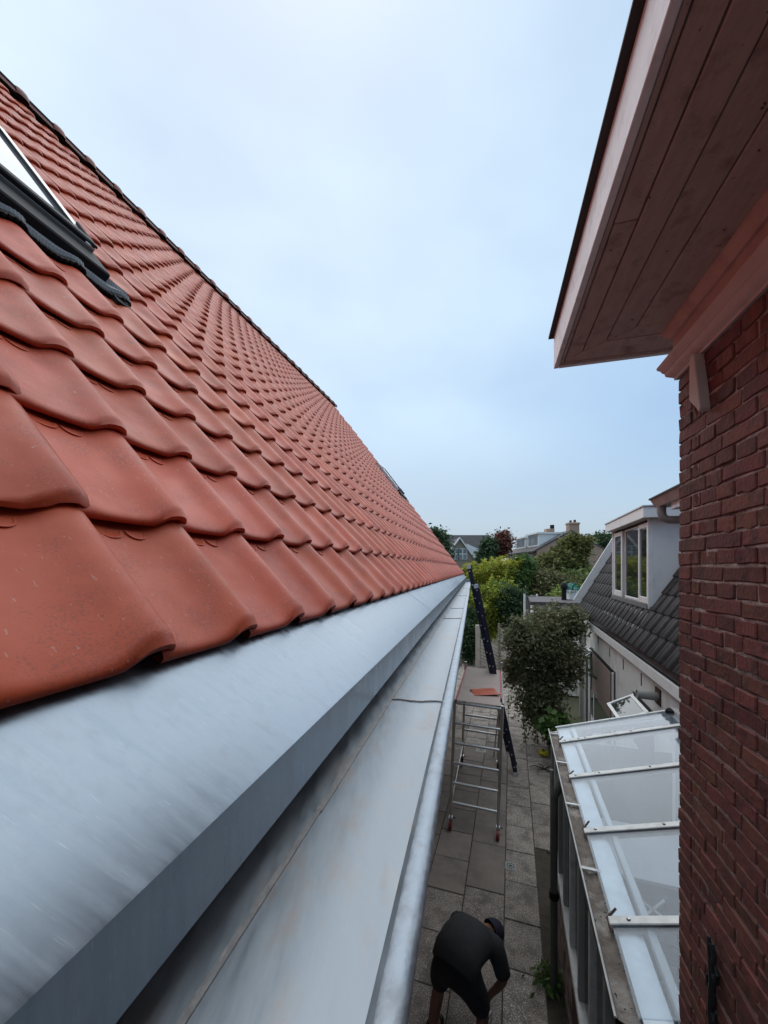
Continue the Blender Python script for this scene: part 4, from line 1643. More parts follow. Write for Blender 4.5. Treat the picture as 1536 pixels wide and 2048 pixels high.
# ------------------------------------------------------------------ ladder against the gutter
lad = thing('ladder', 'navy two-part ladder leaning on the far end of the gutter', 'ladder', Matrix.Translation((2.72, 8.1, 0)))
LB, LT = Vector((2.72, 8.08, .02)), Vector((1.80, 8.02, 4.30))
ld = (LT - LB)
perp = Vector((ld.z, 0, -ld.x)).normalized()
LY = Vector((.27, .963, 0))
for sec, (t0, t1, offx, w_) in enumerate(((0, .905, .035, .085), (.10, 1.0, -.03, .07))):
    for dy in (-.21 + .02 * sec, .21 - .02 * sec):
        a, b = LB + ld * t0 + perp * offx + LY * dy, LB + ld * t1 + perp * offx + LY * dy
        m = MB()
        m.beam(a, b, w_, .026, up=Vector((0, 1, 0)))
        rail = m.build('rail', M_navy, lad, bevel=.003)
        for q0_, q1_ in ((b - ld.normalized() * .06, b + ld.normalized() * .015), (a - ld.normalized() * .012, a + ld.normalized() * .05)):
            m = MB()
            m.beam(q0_, q1_, w_ + .012, .036, up=Vector((0, 1, 0)))
            m.build('end_cap', M_alu_white if dy < 0 else M_black, rail)
    n = 15 if sec == 0 else 14
    for k in range(n):
        t = t0 + (t1 - t0) * (k + .6) / n
        c = LB + ld * t + perp * offx
        m = MB()
        m.tube([c - LY * .226, c + LY * .226], .015, 8)
        m.build('rung', M_alu, lad, smooth=True)

# ------------------------------------------------------------------ the worker
wk = thing('person', 'worker in dark shirt, shorts and cap bending over in the alley', 'person', Matrix.Translation((.66, 3.5, 0)))


def skin(name, verts, edges, m, parent, root=0, sub=2, M=None):
    Mw = WM[parent]
    inv = Mw.inverted()
    me = bpy.data.meshes.new(name)
    me.from_pydata([inv @ Vector(v[:3]) for v in verts], edges, [])
    o = link(name, me, parent, Mw)
    me.materials.append(m)
    md = o.modifiers.new('skin', 'SKIN')
    md.use_smooth_shade = True
    me.skin_vertices[0] if me.skin_vertices else None
    if not me.skin_vertices:
        bm = bmesh.new()
        bm.from_mesh(me)
        bm.verts.layers.skin.verify()
        bm.to_mesh(me)
        bm.free()
    for i, v in enumerate(verts):
        r = v[3]
        me.skin_vertices[0].data[i].radius = r if isinstance(r, tuple) else (r, r)
        me.skin_vertices[0].data[i].use_root = i == root
    sb = o.modifiers.new('subsurf', 'SUBSURF')
    sb.levels = sb.render_levels = sub
    return o


hip = Vector((.63, 3.36, .84))
fd = Vector((.66, .75, 0)).normalized()      # facing
rt = Vector((fd.y, -fd.x, 0))
up = Vector((0, 0, 1))
A = lambda f, r, u: hip + (fd * f + rt * r + up * (u - .30 * max(0, f - .08))) * .94
neck = A(.50, 0, .04)
chest = A(.36, 0, .10)
belly = A(.16, 0, .08)
head = A(.62, .06, .0)
Lh, Rh = A(0, -.10, -.02), A(0, .11, -.02)
Lk, Rk = A(.04, -.21, -.43), A(.14, .20, -.42)
La, Ra = A(-.05, -.24, -.80), A(.02, .24, -.80)
Lt, Rt_ = A(.11, -.26, -.87), A(.18, .26, -.87)
Ls, Rs = A(.40, -.20, .04), A(.40, .20, .04)
Lel, Rel = A(.46, -.22, -.24), A(.42, .28, -.24)
Lw, Rw = A(.40, -.10, -.46), A(.40, .14, -.47)
Lp, Rp = A(.39, -.07, -.54), A(.39, .11, -.55)
bv = [(*hip, .06), (*belly, .09), (*chest, .12), (*neck, .06), (*A(.56, .03, .02), .062), (*head, .088), (*A(.675, .065, -.08), .07),
      (*Lh, .06), (*Lk, .058), (*A(0, -.225, -.58), .058), (*La, .042), (*Lt, .035),
      (*Rh, .06), (*Rk, .058), (*A(.08, .22, -.58), .058), (*Ra, .042), (*Rt_, .035),
      (*Ls, .065), (*Lel, .043), (*Lw, .028), (*Lp, .032),
      (*Rs, .065), (*Rel, .043), (*Rw, .028), (*Rp, .032)]
be = [(0, 1), (1, 2), (2, 3), (3, 4), (4, 5), (5, 6), (0, 7), (7, 8), (8, 9), (9, 10), (10, 11), (0, 12), (12, 13), (13, 14), (14, 15), (15, 16),
      (2, 17), (17, 18), (18, 19), (19, 20), (2, 21), (21, 22), (22, 23), (23, 24)]
body = skin('body', bv, be, M_skin, wk)
# fingers: four and a thumb on each hand
for wpt, ppt, side in ((Lw, Lp, -1), (Rw, Rp, 1)):
    d = (ppt - wpt).normalized()
    lat = rt * side
    fwd = d.cross(lat).normalized()
    for k in range(4):
        o0 = ppt + fwd * (.028 - .018 * k)
        ln = (.072, .08, .074, .058)[k]
        pts = [o0 - d * .01, o0 + d * .025, o0 + d * (.025 + ln * .5) - lat * .012, o0 + d * (.02 + ln * .85) - lat * .035]
        skin('finger', [(*p, r) for p, r in zip(pts, (.0095, .009, .0085, .007))], [(0, 1), (1, 2), (2, 3)], M_skin, body, sub=1)
    pts = [wpt + d * .02 + fwd * .015, wpt + d * .05 + fwd * .045 - lat * .01, wpt + d * .085 + fwd * .05 - lat * .03]
    skin('thumb', [(*p, r) for p, r in zip(pts, (.012, .0105, .008))], [(0, 1), (1, 2)], M_skin, body, sub=1)
# shirt: torso and sleeves
m = MB()
rows_ = []
for f, u, wx, wz in ((-.045, -.06, .185, .13), (-.055, -.035, .205, .155), (.0, .035, .212, .165), (.10, .075, .208, .165), (.20, .095, .208, .165), (.30, .098, .214, .16), (.38, .085, .205, .145), (.45, .062, .16, .115), (.50, .045, .095, .085), (.525, .035, .075, .07)):
    tl = max(-.6, min(1.0, (u - .06) * -6))
    e_u = (up - fd * tl * .0 + fd * (-.55 if f < 0 else 0)).normalized()
    rows_.append([A(f, 0, u - .03) + rt * (wx * math.copysign(abs(math.cos(b_)) ** .85, math.cos(b_)) * (1 + .02 * math.sin(5 * b_ + 9 * f))) + e_u * (wz * math.sin(b_) * (1 + .03 * math.sin(3 * b_ + 14 * f))) for b_ in [2 * math.pi * k / 22 for k in range(22)]])
m.loft(rows_, closed=True)
m.build('shirt', M_shirt, wk, smooth='all')
for sh_, el_ in ((Ls, Lel), (Rs, Rel)):
    ax_ = (el_ - sh_)
    m = MB()
    m.tube([sh_ - ax_ * .25 + fd * -.04 - rt * (.09 if sh_ is Rs else -.09), sh_ + fd * -.01, sh_ + ax_ * .35, sh_ + ax_ * .68, sh_ + ax_ * .82], [.085, .092, .080, .072, .070], 14)
    m.build('sleeve', M_shirt, wk, smooth='all')
hv = [(*A(.19, 0, .07), (.08, .06)), (*A(.12, 0, .06), (.185, .14)), (*A(-.03, 0, .01), (.20, .185)), (*A(.0, -.11, -.09), .14), (*A(.03, -.19, -.30), .105), (*A(.035, -.215, -.45), .085),
      (*A(.0, .12, -.09), .14), (*A(.09, .175, -.30), .108), (*A(.13, .205, -.46), .087)]
skin('shorts', hv, [(0, 1), (1, 2), (2, 3), (3, 4), (4, 5), (2, 6), (6, 7), (7, 8)], M_shorts, wk, root=2)
m = MB()
for z_, r_ in ((-.40, .028), (-.34, .02)):
    c = A(.07, .30, z_)
    m.tube([c, c + rt * .012], r_, 10)
kp = m.build('knee_patch', M_alu_white, wk)
# cap, hair line and boots
hd = (head - A(.53, .02, -.02)).normalized()
m = MB()
rows_ = []
e1 = hd.cross(up).normalized()
e2 = e1.cross(hd)
c0 = A(.62, .06, .01)
for i in range(8):
    a = (math.pi * .56) * i / 7
    rows_.append([c0 + hd * (.125 * math.cos(a)) + e1 * (.103 * math.sin(a) * math.cos(b)) + e2 * (.108 * math.sin(a) * math.sin(b)) for b in [2 * math.pi * k / 16 for k in range(16)]])
m.loft(rows_, closed=True)
m.build('cap', M_cap, wk, smooth='all')
for s_, an, toe in ((-1, La, Lt), (1, Ra, Rt_)):
    pts = [(*(an + up * .07), .055), (*(an + up * -.03), .055), (*(an.lerp(toe, .6) + up * -.045), .05), (*(toe + fd * .05 + up * .02), .042)]
    skin('boot', pts, [(0, 1), (1, 2), (2, 3)], M_boot, wk, root=1)
    kz = [(*(an + up * .07), .06), (*(an + up * .12), .058)]
# ears
for s_ in (-1, 1):
    m = MB()
    c = A(.635, .06 + s_ * .088, -.04)
    m.tube([c - hd * .03, c, c + hd * .03], [.006, .016, .010], 8)
    m.build('ear', M_skin, body, smooth='all')


# ------------------------------------------------------------------ plants
def leaves_mesh(name, pts, size, m, rng, droop=.25, elong=2.2, up_bias=.35):
    n = len(pts)
    d = rng.normal(size=(n, 3))
    d[:, 2] = d[:, 2] * .7 - droop
    d /= np.linalg.norm(d, axis=1)[:, None]
    t = rng.normal(size=(n, 3)) + np.array([0, 0, up_bias])
    s = np.cross(d, t)
    s /= np.linalg.norm(s, axis=1)[:, None] + 1e-9
    L = size * rng.uniform(.4, 1.6, n)[:, None]
    w = L / elong
    nrm = np.cross(s, d)
    v = np.stack([pts, pts + d * L * .5 + s * w * .5 + nrm * L * .05, pts + d * L, pts + d * L * .5 - s * w * .5 + nrm * L * .05], axis=1).reshape(-1, 3)
    me = bpy.data.meshes.new(name)
    me.vertices.add(n * 4)
    me.vertices.foreach_set('co', v.ravel())
    me.loops.add(n * 4)
    me.loops.foreach_set('vertex_index', np.arange(n * 4))
    me.polygons.add(n)
    me.polygons.foreach_set('loop_start', np.arange(n) * 4)
    me.polygons.foreach_set('loop_total', np.full(n, 4))
    me.update()
    me.validate()
    me.materials.append(m)
    return me


def plant(name, label, cat, base, blobs, nclump, nleaf, size, m, seed, trunk_h=.8, trunk_r=.07, spread=.16, spiky=0, elong=2.2, group=None, twigs=14, limb_to=.75, sprigs=0, sprig_len=.5):
    """trunk with limbs, and a crown of leaf clumps scattered through several uneven lobes"""
    rng = np.random.default_rng(seed)
    base = Vector(base)
    t = thing(name, label, cat, Matrix.Translation(base), group)
    cl = []
    for (cx, cy, cz, rx, ry, rz, wgt) in blobs:
        k = int(nclump * wgt)
        u = rng.normal(size=(k, 3))
        u /= np.linalg.norm(u, axis=1)[:, None]
        r = rng.uniform(.25, 1, k) ** .45
        r *= 1 + .20 * np.sin(3.1 * u[:, 0] + 5 * u[:, 2] + seed) * np.sin(4.3 * u[:, 1] + seed * 2)
        cl.append(np.array([cx, cy, cz]) + u * r[:, None] * np.array([rx, ry, rz]))
    cl = np.concatenate(cl)
    k = max(1, nleaf // len(cl))
    if spiky:
        tt = rng.uniform(0, 1, (len(cl), k))
        lean = rng.normal(size=(len(cl), 1, 3)) * np.array([.35, .35, .15]) + np.array([0, 0, 1.0])
        pts = cl[:, None, :] + lean * (tt[..., None] * spiky) + rng.normal(size=(len(cl), k, 3)) * (spread * (1.1 - tt))[..., None] * .5
    else:
        cs = rng.uniform(.5, 1.4, (len(cl), 1, 1)) * spread
        pts = cl[:, None, :] + rng.normal(size=(len(cl), k, 3)) * cs * np.array([1, 1, .7])
    pts = pts.reshape(-1, 3)
    stems = []
    if sprigs:
        ctr = cl.mean(axis=0)
        far_ = np.argsort(-np.linalg.norm((cl - ctr) / cl.std(axis=0), axis=1))[:sprigs * 2]
        ex = []
        for i in rng.choice(far_, sprigs, replace=False):
            d_ = (cl[i] - ctr) / np.linalg.norm(cl[i] - ctr) + np.array([0, 0, .55]) + rng.normal(size=3) * .25
            d_ /= np.linalg.norm(d_)
            ln = sprig_len * rng.uniform(.5, 1.25)
            tt_ = rng.uniform(.0, 1, int(34 * ln / sprig_len))
            cv_ = lambda q: cl[i] + d_ * (ln * q) - np.array([0, 0, .35 * ln]) * q * q
            ex.append(np.stack([cv_(q) for q in tt_]) + rng.normal(size=(len(tt_), 3)) * .018 * ln / .5)
            stems.append([Vector(cv_(q)) for q in (0, .5, 1)])
        pts = np.concatenate([pts] + ex)
    pts = pts[pts[:, 2] > .04]
    me = leaves_mesh('crown', pts - np.array(base), size, m, rng, elong=elong)
    link('crown', me, t, Matrix.Translation(base))
    tm = MB()
    top = Vector((base.x, base.y, base.z + trunk_h))
    tm.tube([base - Vector((0, 0, .05)), base.lerp(top, .5) + Vector((.03, .02, 0)), top], [trunk_r, trunk_r * .85, trunk_r * .7], 8)
    idx = rng.choice(len(cl), min(twigs, len(cl)), replace=False)
    for i in idx:
        e = Vector(cl[i])
        md = top.lerp(e, .5) + Vector((0, 0, .10 * (e - top).length))
        tm.tube([top - Vector((0, 0, .1 * trunk_h)), md, top.lerp(e, limb_to + .2)], [trunk_r * .5, trunk_r * .3, trunk_r * .1], 5)
    for st_ in stems:
        tm.tube(st_, [.007, .005, .003], 3)
    tm.build('trunk', M_bark, t, smooth='all')
    return t


def blob(px, py, Y, rx_px, rz_px, w, ry=None):
    c = P(px, py, Y)
    rx, rz = rx_px * Y / FOC, rz_px * Y / FOC
    return (c.x, c.y, c.z, rx, ry or rx * .8, rz, w)


# dark shrub beside the white house
plant('shrub', 'big dark leafy shrub growing in the alley against the white cottage', 'shrub', (4.05, 9.45, 0),
      [blob(1080, 1282, 9.3, 48, 46, .28), blob(1138, 1246, 9.5, 26, 26, .11), blob(1092, 1240, 9.5, 30, 18, .08), blob(1045, 1284, 9.1, 24, 44, .14), blob(1118, 1318, 9.3, 42, 58, .20), blob(1075, 1390, 9.2, 38, 56, .16), blob(1095, 1436, 9.1, 26, 28, .06), blob(1032, 1345, 9.2, 14, 28, .05)],
      520, 44000, .078, L_dark, 3, trunk_h=1.0, trunk_r=.07, spread=.13, twigs=26, sprigs=110, sprig_len=.42)
# yellow-green shrubs beyond the end of the gutter
plant('shrub', 'bright yellow-green shrub with upright shoots beyond the end of the gutter', 'shrub', (4.9, 19.8, 0),
      [blob(960, 1174, 19.6, 30, 18, .40), blob(1000, 1164, 20, 26, 18, .28), blob(944, 1172, 19.6, 14, 14, .14), blob(1020, 1164, 20.4, 14, 14, .10)],
      330, 19000, .15, L_yellow, 5, trunk_h=1.6, spread=.17, spiky=.85, elong=2.3, sprigs=60, sprig_len=.8)
plant('shrub', 'rounded yellow variegated shrub below the upright shoots behind the ladder', 'shrub', (4.8, 18.5, 0),
      [blob(985, 1200, 18.6, 40, 34, .5), blob(958, 1235, 18.6, 22, 44, .25), blob(990, 1240, 18.7, 34, 36, .3), blob(952, 1200, 18.7, 16, 30, .12)],
      420, 26000, .12, leafmat('variegated_leaf', (0.56, 0.54, 0.07), (0.20, 0.29, 0.06), .4), 6, trunk_h=.8, spread=.17, sprigs=70, sprig_len=.6)
plant('shrub', 'dark green shrub to the right of the yellow variegated shrub', 'shrub', (6.0, 17.9, 0),
      [blob(1022, 1205, 17.9, 22, 34, .6), blob(1028, 1235, 17.9, 20, 34, .4)], 220, 13000, .13, L_deep, 7, trunk_h=.9, spread=.17)
plant('hedge', 'deep green ivy-clad hedge under the far end of the roof', 'hedge', (3.8, 17.2, 0),
      [blob(937, 1285, 17, 10, 44, .7), blob(942, 1240, 17.4, 9, 30, .3)], 180, 10000, .11, L_deep, 8, trunk_h=.9, spread=.14)
plant('shrub', 'grassy mid-green shrub between the yellow shrub and the olive tree', 'shrub', (7.0, 20.5, 0),
      [blob(1045, 1145, 20.5, 20, 18, .6), blob(1042, 1172, 20, 24, 24, .4)], 240, 13000, .19, L_green, 9, trunk_h=1.4, spread=.22, spiky=.5, elong=3)
plant('tree', 'spreading olive-green tree in front of the brown gable', 'tree', (10.0, 23, 0),
      [blob(1128, 1128, 23, 36, 26, .5), blob(1150, 1098, 23, 22, 14, .25), blob(1100, 1138, 22.6, 24, 20, .2), blob(1160, 1125, 23, 18, 16, .1)],
      260, 13000, .19, L_olive, 10, trunk_h=2.6, trunk_r=.12, spread=.26, spiky=.45, twigs=26, sprigs=90, sprig_len=1.1)
plant('shrub', 'brown-green loose shrub below the olive tree', 'shrub', (7.9, 20, 0),
      [blob(1085, 1172, 20, 30, 22, .6), blob(1118, 1180, 20, 26, 20, .4)], 240, 12000, .17, leafmat('brown_green_leaf', (0.18, 0.165, 0.065), (0.13, 0.135, 0.06)), 12, trunk_h=1.6, spread=.26)
plant('shrub', 'light green shrub right of the olive tree beside the white barge board', 'shrub', (10.6, 21, 0),
      [blob(1150, 1166, 21, 32, 17, .6), blob(1180, 1158, 21.5, 22, 17, .4)], 240, 12000, .17, leafmat('light_green_leaf', (0.17, 0.215, 0.065), (0.12, 0.16, 0.05)), 13, trunk_h=1.8, spread=.24)
plant('hedge', 'low lime-green hedge behind the black flue pipe', 'hedge', (8.6, 17.6, 0),
      [blob(1150, 1187, 17.5, 30, 10, .6), blob(1122, 1192, 17.3, 12, 7, .3)], 150, 8000, .12, L_lime, 14, trunk_h=2.0, spread=.14)
plant('tree', 'dark green tree rising behind the tiled roof by the far cottage', 'tree', (4.6, 36, 0),
      [blob(870, 1080, 36, 14, 22, .6), blob(884, 1108, 36, 11, 24, .4)], 170, 8000, .28, L_deep, 15, trunk_h=3.2, trunk_r=.16, spread=.36)
plant('tree', 'dark conifer beside the red-leaved tree', 'tree', (9.2, 34, 0),
      [blob(976, 1094, 34, 6, 18, .5), blob(970, 1116, 34, 12, 12, .5)], 110, 5000, .26, L_deep, 16, trunk_h=3, trunk_r=.14, spread=.26)
plant('tree', 'red-brown leaved tree left of the gabled house', 'tree', (10.6, 35, 0),
      [blob(1003, 1088, 35, 10, 13, .7), blob(998, 1104, 35, 10, 8, .3), blob(1006, 1072, 35, 5, 6, .15)], 150, 7000, .26, L_red, 17, trunk_h=3.6, trunk_r=.14, spread=.28)
plant('tree', 'dark tree behind the right slope of the brown gable', 'tree', (25, 46, 0),
      [blob(1202, 1084, 46, 20, 12, .6), blob(1222, 1090, 46, 20, 18, .4), blob(1184, 1092, 46, 9, 7, .15)], 200, 9000, .36, L_deep, 18, trunk_h=4.5, trunk_r=.2, spread=.42)
plant('leafy_plant', 'small bright-leaved plant at the foot of the dark shrub by the veranda', 'plant', (3.62, 8.1, 0),
      [blob(1112, 1452, 8.1, 16, 14, 1)], 26, 700, .14, L_green, 19, trunk_h=.25, trunk_r=.015, spread=.1, elong=1.6, twigs=8)
x_, s_, _ = FG.onz(1100, 1965, 0)
wp = FG.w(x_, s_, 0)
plant('weed_tuft', 'tuft of weeds growing at the foot of the veranda wall', 'weed', wp,
      [(wp.x, wp.y, .05, .10, .16, .05, 1)], 22, 500, .06, L_green, 20, trunk_h=.05, trunk_r=.006, spread=.05, elong=2.6, twigs=5)
# far wood closing the horizon
rng = np.random.default_rng(99)
n = 46000
xx = rng.uniform(-70, 110, n)
hh = 3.6 + 1.1 * np.sin(xx * .21) + .8 * np.sin(xx * .57 + 1)
pts = np.stack([xx, 72 + rng.normal(size=n) * 3, hh * rng.uniform(0, 1, n) ** .7 + rng.normal(size=n) * .2], axis=1)
o = link('far_hedgerow', leaves_mesh('far_hedgerow', pts, .8, L_deep, rng), None)
o['kind'] = 'stuff'
o['label'] = 'far line of dark trees along the horizon'

# ------------------------------------------------------------------ shed roof with flue and planter behind the shrub
sh = thing('shed', 'flat-roofed grey shed behind the dark shrub', 'shed', Matrix.Translation((6.3, 13.8, 0)))
FK = Frame(5.1, 13.2, 18.8)
m = MB()
m.box(FK.w, 0, 2.6, 0, 2.6, 0, 2.98)
m.build('wall', M_whitewall, sh)
m = MB()
m.box(FK.w, -.08, 2.7, -.08, 2.7, 2.981, 3.10)
m.build('roof', M_darkroof, sh)
fp = P(1128, 1204, 13.9)
fl_ = thing('flue_pipe', 'black flue pipe with cowl on the shed roof', 'flue', Matrix.Translation(fp))
fz = 3.10
m = MB()
m.tube([(fp.x, fp.y, fz), (fp.x, fp.y, fz + .42)], .085, 14)
m.build('pipe', M_black, fl_, smooth=True)
m = MB()
m.tube([(fp.x, fp.y, fz + .40), (fp.x, fp.y, fz + .44), (fp.x, fp.y, fz + .55), (fp.x, fp.y, fz + .62)], [.11, .125, .115, .06], 14)
m.build('cowl', M_black, fl_, smooth=True)
bp_ = P(1145, 1204, 14.2)
pb = thing('planter', 'white box planter with a teal-leaved plant beside the black flue', 'planter', Matrix.Translation((bp_.x, bp_.y, 3.1)))
m = MB()
m.box(XYZ, bp_.x - .2, bp_.x + .2, bp_.y - .2, bp_.y + .2, 3.101, 3.44)
m.build('box', M_white, pb, bevel=.01)
rng = np.random.default_rng(5)
pts = np.array([bp_.x, bp_.y, 3.48]) + rng.normal(size=(160, 3)) * np.array([.13, .12, .05])
me = leaves_mesh('foliage', pts - np.array([bp_.x, bp_.y, 3.1]), .17, M_teal, rng, droop=-.3)
link('foliage', me, pb, Matrix.Translation((bp_.x, bp_.y, 3.1)))
# grey slatted fence panel behind the shed
fc = thing('fence_panel', 'short grey slatted fence panel behind the shed and the shrub', 'fence', Matrix.Translation((6.2, 15.8, 0)))
a, b = P(1063, 1190, 16.3), P(1090, 1196, 15.6)
for k in range(9):
    p = a.lerp(b, k / 8)
    m = MB()
    m.box(XYZ, p.x - .035, p.x + .035, p.y - .012, p.y + .012, 0, p.z - .01 * (k % 2))
    m.build('slat', M_palewood, fc)
m = MB()
for z in (1.2, 2.4):
    m.beam((a.x, a.y + .03, z), (b.x, b.y + .03, z), .03, .07)
m.build('rail', M_palewood, fc)
wp_ = P(1049, 1188, 15.5)
ps = thing('garden_screen', 'white framed glass screen left of the slatted fence panel', 'screen', Matrix.Translation((wp_.x + .3, wp_.y, 0)))
for dx in (0, .5):
    m = MB()
    m.box(XYZ, wp_.x + dx - .03, wp_.x + dx + .03, wp_.y - .03, wp_.y + .03, 0, wp_.z)
    m.build('post', M_white, ps)
m = MB()
m.box(XYZ, wp_.x + .031, wp_.x + .469, wp_.y - .01, wp_.y + .01, .4, wp_.z - .08)
m.build('pane', M_lead, ps)

# ------------------------------------------------------------------ weathered gate at the end of the alley
gt = thing('gate', 'weathered gate of slanted boards standing open at the alley end', 'gate', Matrix.Translation((4.4, 16.4, 0)))
pa = P(956, 1250, 16.4)
m = MB()
m.box(XYZ, pa.x - .09, pa.x + .09, 16.35, 16.5, 0, pa.z)
m.build('post', M_palewood, gt, bevel=.01)


def slanted(x0, y0, x1, y1, zt, zb, dz, n, name):
    for k in range(n):
        z0 = zt - (zt - zb) * k / n
        z1 = z0 - dz
        m = MB()
        hgt = (zt - zb) / n * .78
        m.hexa([Vector((x0, y0, z0 - hgt)), Vector((x1, y1, max(.03, z1 - hgt))), Vector((x1, y1 + .03, max(.03, z1 - hgt))), Vector((x0, y0 + .03, z0 - hgt)),
                Vector((x0, y0, z0)), Vector((x1, y1, max(.05, z1))), Vector((x1, y1 + .03, max(.05, z1))), Vector((x0, y0 + .03, z0))])
        m.build(name, M_palewood, gt)


slanted(4.10, 16.3, 4.75, 16.0, 1.25, .15, .28, 8, 'board')
slanted(4.78, 16.0, 5.45, 15.1, 1.85, .25, .75, 12, 'board')
m = MB()
m.beam((4.77, 15.98, .02), (4.77, 15.98, 1.95), .09, .06)
m.build('stile', M_wood, gt)

# ------------------------------------------------------------------ far houses
h2 = thing('gabled_house', 'brown brick gabled house with two white dormers beyond the gardens', 'house', Matrix.Translation((15.5, 35, 0)))
X0, X1, XR, Y0, Y1 = 12.45, 19.3, 15.55, 32.0, 39.2
ZE, ZR_ = 5.75, 7.35
m = MB()
m.prism([(X0 + .25, 0), (X0 + .25, ZE), (XR, ZR_ - .05), (X1 - .2, ZE - .25), (X1 - .2, 0)], lambda x, z, y: Vector((x, y, z)), Y0, Y1)
m.build('wall', M_brownbrick, h2)
m = MB()
for xa, za, xb, zb in ((X0 - .1, ZE - .1, XR, ZR_), (X1 + .1, ZE - .4, XR, ZR_)):
    m.hexa([Vector((xa, Y0 - .05, za - .12)), Vector((xb, Y0 - .05, zb - .08)), Vector((xb, Y1, zb - .08)), Vector((xa, Y1, za - .12)),
            Vector((xa, Y0 - .05, za)), Vector((xb, Y0 - .05, zb + .06)), Vector((xb, Y1, zb + .06)), Vector((xa, Y1, za))])
r2 = m.build('roof', M_darkroof, h2)
m = MB()
m.box(XYZ, XR - .1, XR + .75, Y0 + .1, Y0 + .7, ZR_ - .4, ZR_ + .72)
m.box(XYZ, XR - .16, XR + .81, Y0 + .04, Y0 + .76, ZR_ + .55, ZR_ + .66)
m.build('chimney', M_brownbrick, r2, bevel=.02)
m = MB()
m.tube([(XR + .15, Y0 + .4, ZR_ + .72), (XR + .15, Y0 + .4, ZR_ + .9)], .1, 8)
m.tube([(XR + .5, Y0 + .4, ZR_ + .72), (XR + .5, Y0 + .4, ZR_ + .95)], .1, 8)
m.build('chimney_pot', M_rust, r2)
m = MB()
m.box(XYZ, XR - .35, XR + .4, 36.0, 36.6, ZR_ - .1, ZR_ + .58)
m.build('chimney', M_brownbrick, r2, bevel=.02)
m = MB()
m.tube([(XR + .3, 36.3, ZR_ + .55), (XR + .3, 36.3, ZR_ + .95)], .2, 8)
m.build('cowl', M_black, r2)
for i, (ya, yb, zt_) in enumerate(((33.0, 35.5, 7.18), (36.1, 38.6, 7.05))):
    m = MB()
    xf = 13.25
    zf = ZE + (xf - X0) * (ZR_ - ZE) / (XR - X0)
    m.prism([(xf, zf - .05), (xf, zt_), (XR + .1, zt_), (XR, ZR_ - .15)], lambda x, z, y: Vector((x, y, z)), ya, yb)
    dm = m.build('dormer', M_white, h2)
    m = MB()
    m.box(XYZ, xf - .2, XR + .2, ya - .12, yb + .12, zt_ + .001, zt_ + .14)
    m.build('dormer_roof', M_white, dm)
    for k in range(3):
        y_ = ya + .15 + (yb - ya - .3) / 3 * k
        m = MB()
        m.box(XYZ, xf - .03, xf - .002, y_ + .06, y_ + (yb - ya - .3) / 3 - .06, zf + .12, zt_ - .12)
        m.build('pane', M_farpane, dm)
for k in range(4):
    y_ = 32.9 + 1.55 * k
    m = MB()
    m.box(XYZ, X0 + .20, X0 + .248, y_, y_ + 1.1, 4.45, 5.45)
    wf_ = m.build('window', M_white, h2)
    m = MB()
    m.box(XYZ, X0 + .18, X0 + .199, y_ + .1, y_ + 1.0, 4.55, 5.35)
    m.build('pane', M_farpane, wf_)

h1 = thing('cottage', 'tan brick cottage with white gable boards and long dark roof far behind the trees', 'cottage', Matrix.Translation((8.5, 41, 0)))
Yc = 40.0
ax = (919 - 768) / FOC * Yc
az = H + (1136 - 1078) / FOC * Yc
m = MB()
m.prism([(ax - 2.6, 0), (ax - 2.6, az - 3.6), (ax, az), (ax + 2.6, az - 3.6), (ax + 2.6, 0)], lambda x, z, y: Vector((x, y, z)), Yc, Yc + 5)
m.build('wall', M_tanbrick, h1)
for sg, ex in ((-1, 2.9), (1, 2.1)):
    m = MB()
    m.beam((ax, Yc - .12, az + .12), (ax + sg * ex, Yc - .12, az + .12 - ex * 3.6 / 2.6), .12, .22, up=Vector((0, -1, 0)))
    m.build('barge_board', M_white, h1)
    m = MB()
    m.hexa([Vector((ax, Yc - .1, az)), Vector((ax + sg * 2.9, Yc - .1, az - 4.0)), Vector((ax + sg * 2.9, Yc + 5, az - 4.0)), Vector((ax, Yc + 5, az)),
            Vector((ax, Yc - .1, az + .15)), Vector((ax + sg * 2.95, Yc - .1, az - 3.85)), Vector((ax + sg * 2.95, Yc + 5, az - 3.85)), Vector((ax, Yc + 5, az + .15))])
    m.build('gable_roof', M_darkroof, h1)
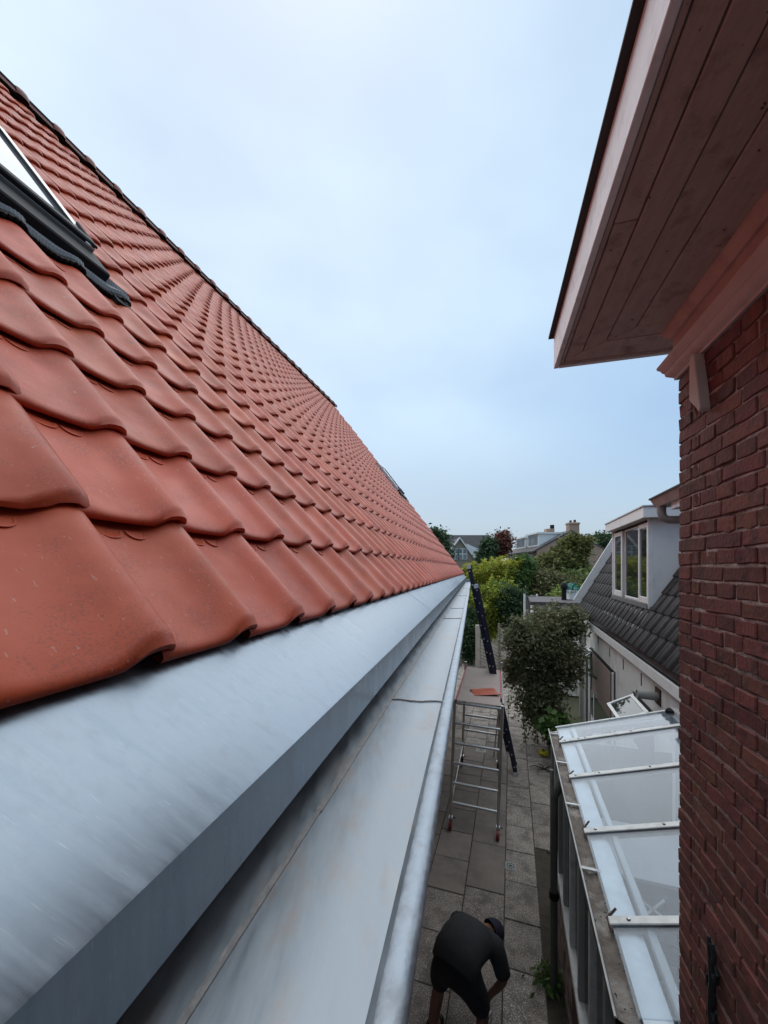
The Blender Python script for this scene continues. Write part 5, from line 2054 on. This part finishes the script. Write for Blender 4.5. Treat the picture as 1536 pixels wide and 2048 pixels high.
for px_, w_ in ((910, .42), (925, .48)):
    c = P(px_, 1105, Yc)
    m = MB()
    m.box(XYZ, c.x - w_, c.x + w_, Yc - .05, Yc - .002, c.z - .72, c.z + .42)
    wf_ = m.build('window', M_white, h1)
    for dx in (-1, 1):
        for dz in (-.45, .12):
            m = MB()
            m.box(XYZ, c.x + dx * w_ * .47 - w_ * .36, c.x + dx * w_ * .47 + w_ * .36, Yc - .07, Yc - .051, c.z + dz - .20, c.z + dz + .24)
            m.build('pane', M_farpane, wf_)
zr1 = H + (1136 - 1071) / FOC * 45
m = MB()
m.hexa([Vector((1.5, 41.5, 3.2)), Vector((13.2, 41.5, 3.2)), Vector((12.2, 45, zr1 - .1)), Vector((1.5, 45, zr1 - .1)),
        Vector((1.5, 41.4, 3.35)), Vector((13.3, 41.4, 3.35)), Vector((12.25, 45, zr1 + .05)), Vector((1.5, 45, zr1 + .05))])
m.hexa([Vector((1.5, 48.5, 3.2)), Vector((13.2, 48.5, 3.2)), Vector((12.2, 45.01, zr1 - .1)), Vector((1.5, 45.01, zr1 - .1)),
        Vector((1.5, 48.6, 3.35)), Vector((13.3, 48.6, 3.35)), Vector((12.25, 45.01, zr1 + .05)), Vector((1.5, 45.01, zr1 + .05))])
r1 = m.build('main_roof', M_darkroof, h1)
m = MB()
sp = lambda u, v, h: Vector((10.55 + 1.15 * u, 43.0 + .85 * v - .1, 0)) + Vector((0, 0, 3.35 + (zr1 + .05 - 3.35) * ((43.0 + .85 * v) - 41.4) / 3.6 + .10 + h))
m.box(sp, 0, 1, 0, 1, 0, .05)
m.build('solar_panel', M_solar, r1)
m = MB()
m.box(XYZ, 1.8, 12.8, 42.0, 48.0, 0, 3.3)
m.build('main_wall', M_tanbrick, h1)
m = MB()
c = P(945, 1100, 41)
m.prism([(c.x - .7, c.z + .65), (c.x + .55, c.z + .1), (c.x + .45, c.z - .9), (c.x - .5, c.z - .9)], lambda x, z, y: Vector((x, y, z)), 40.6, 42.5)
m.build('side_dormer', M_white, h1)
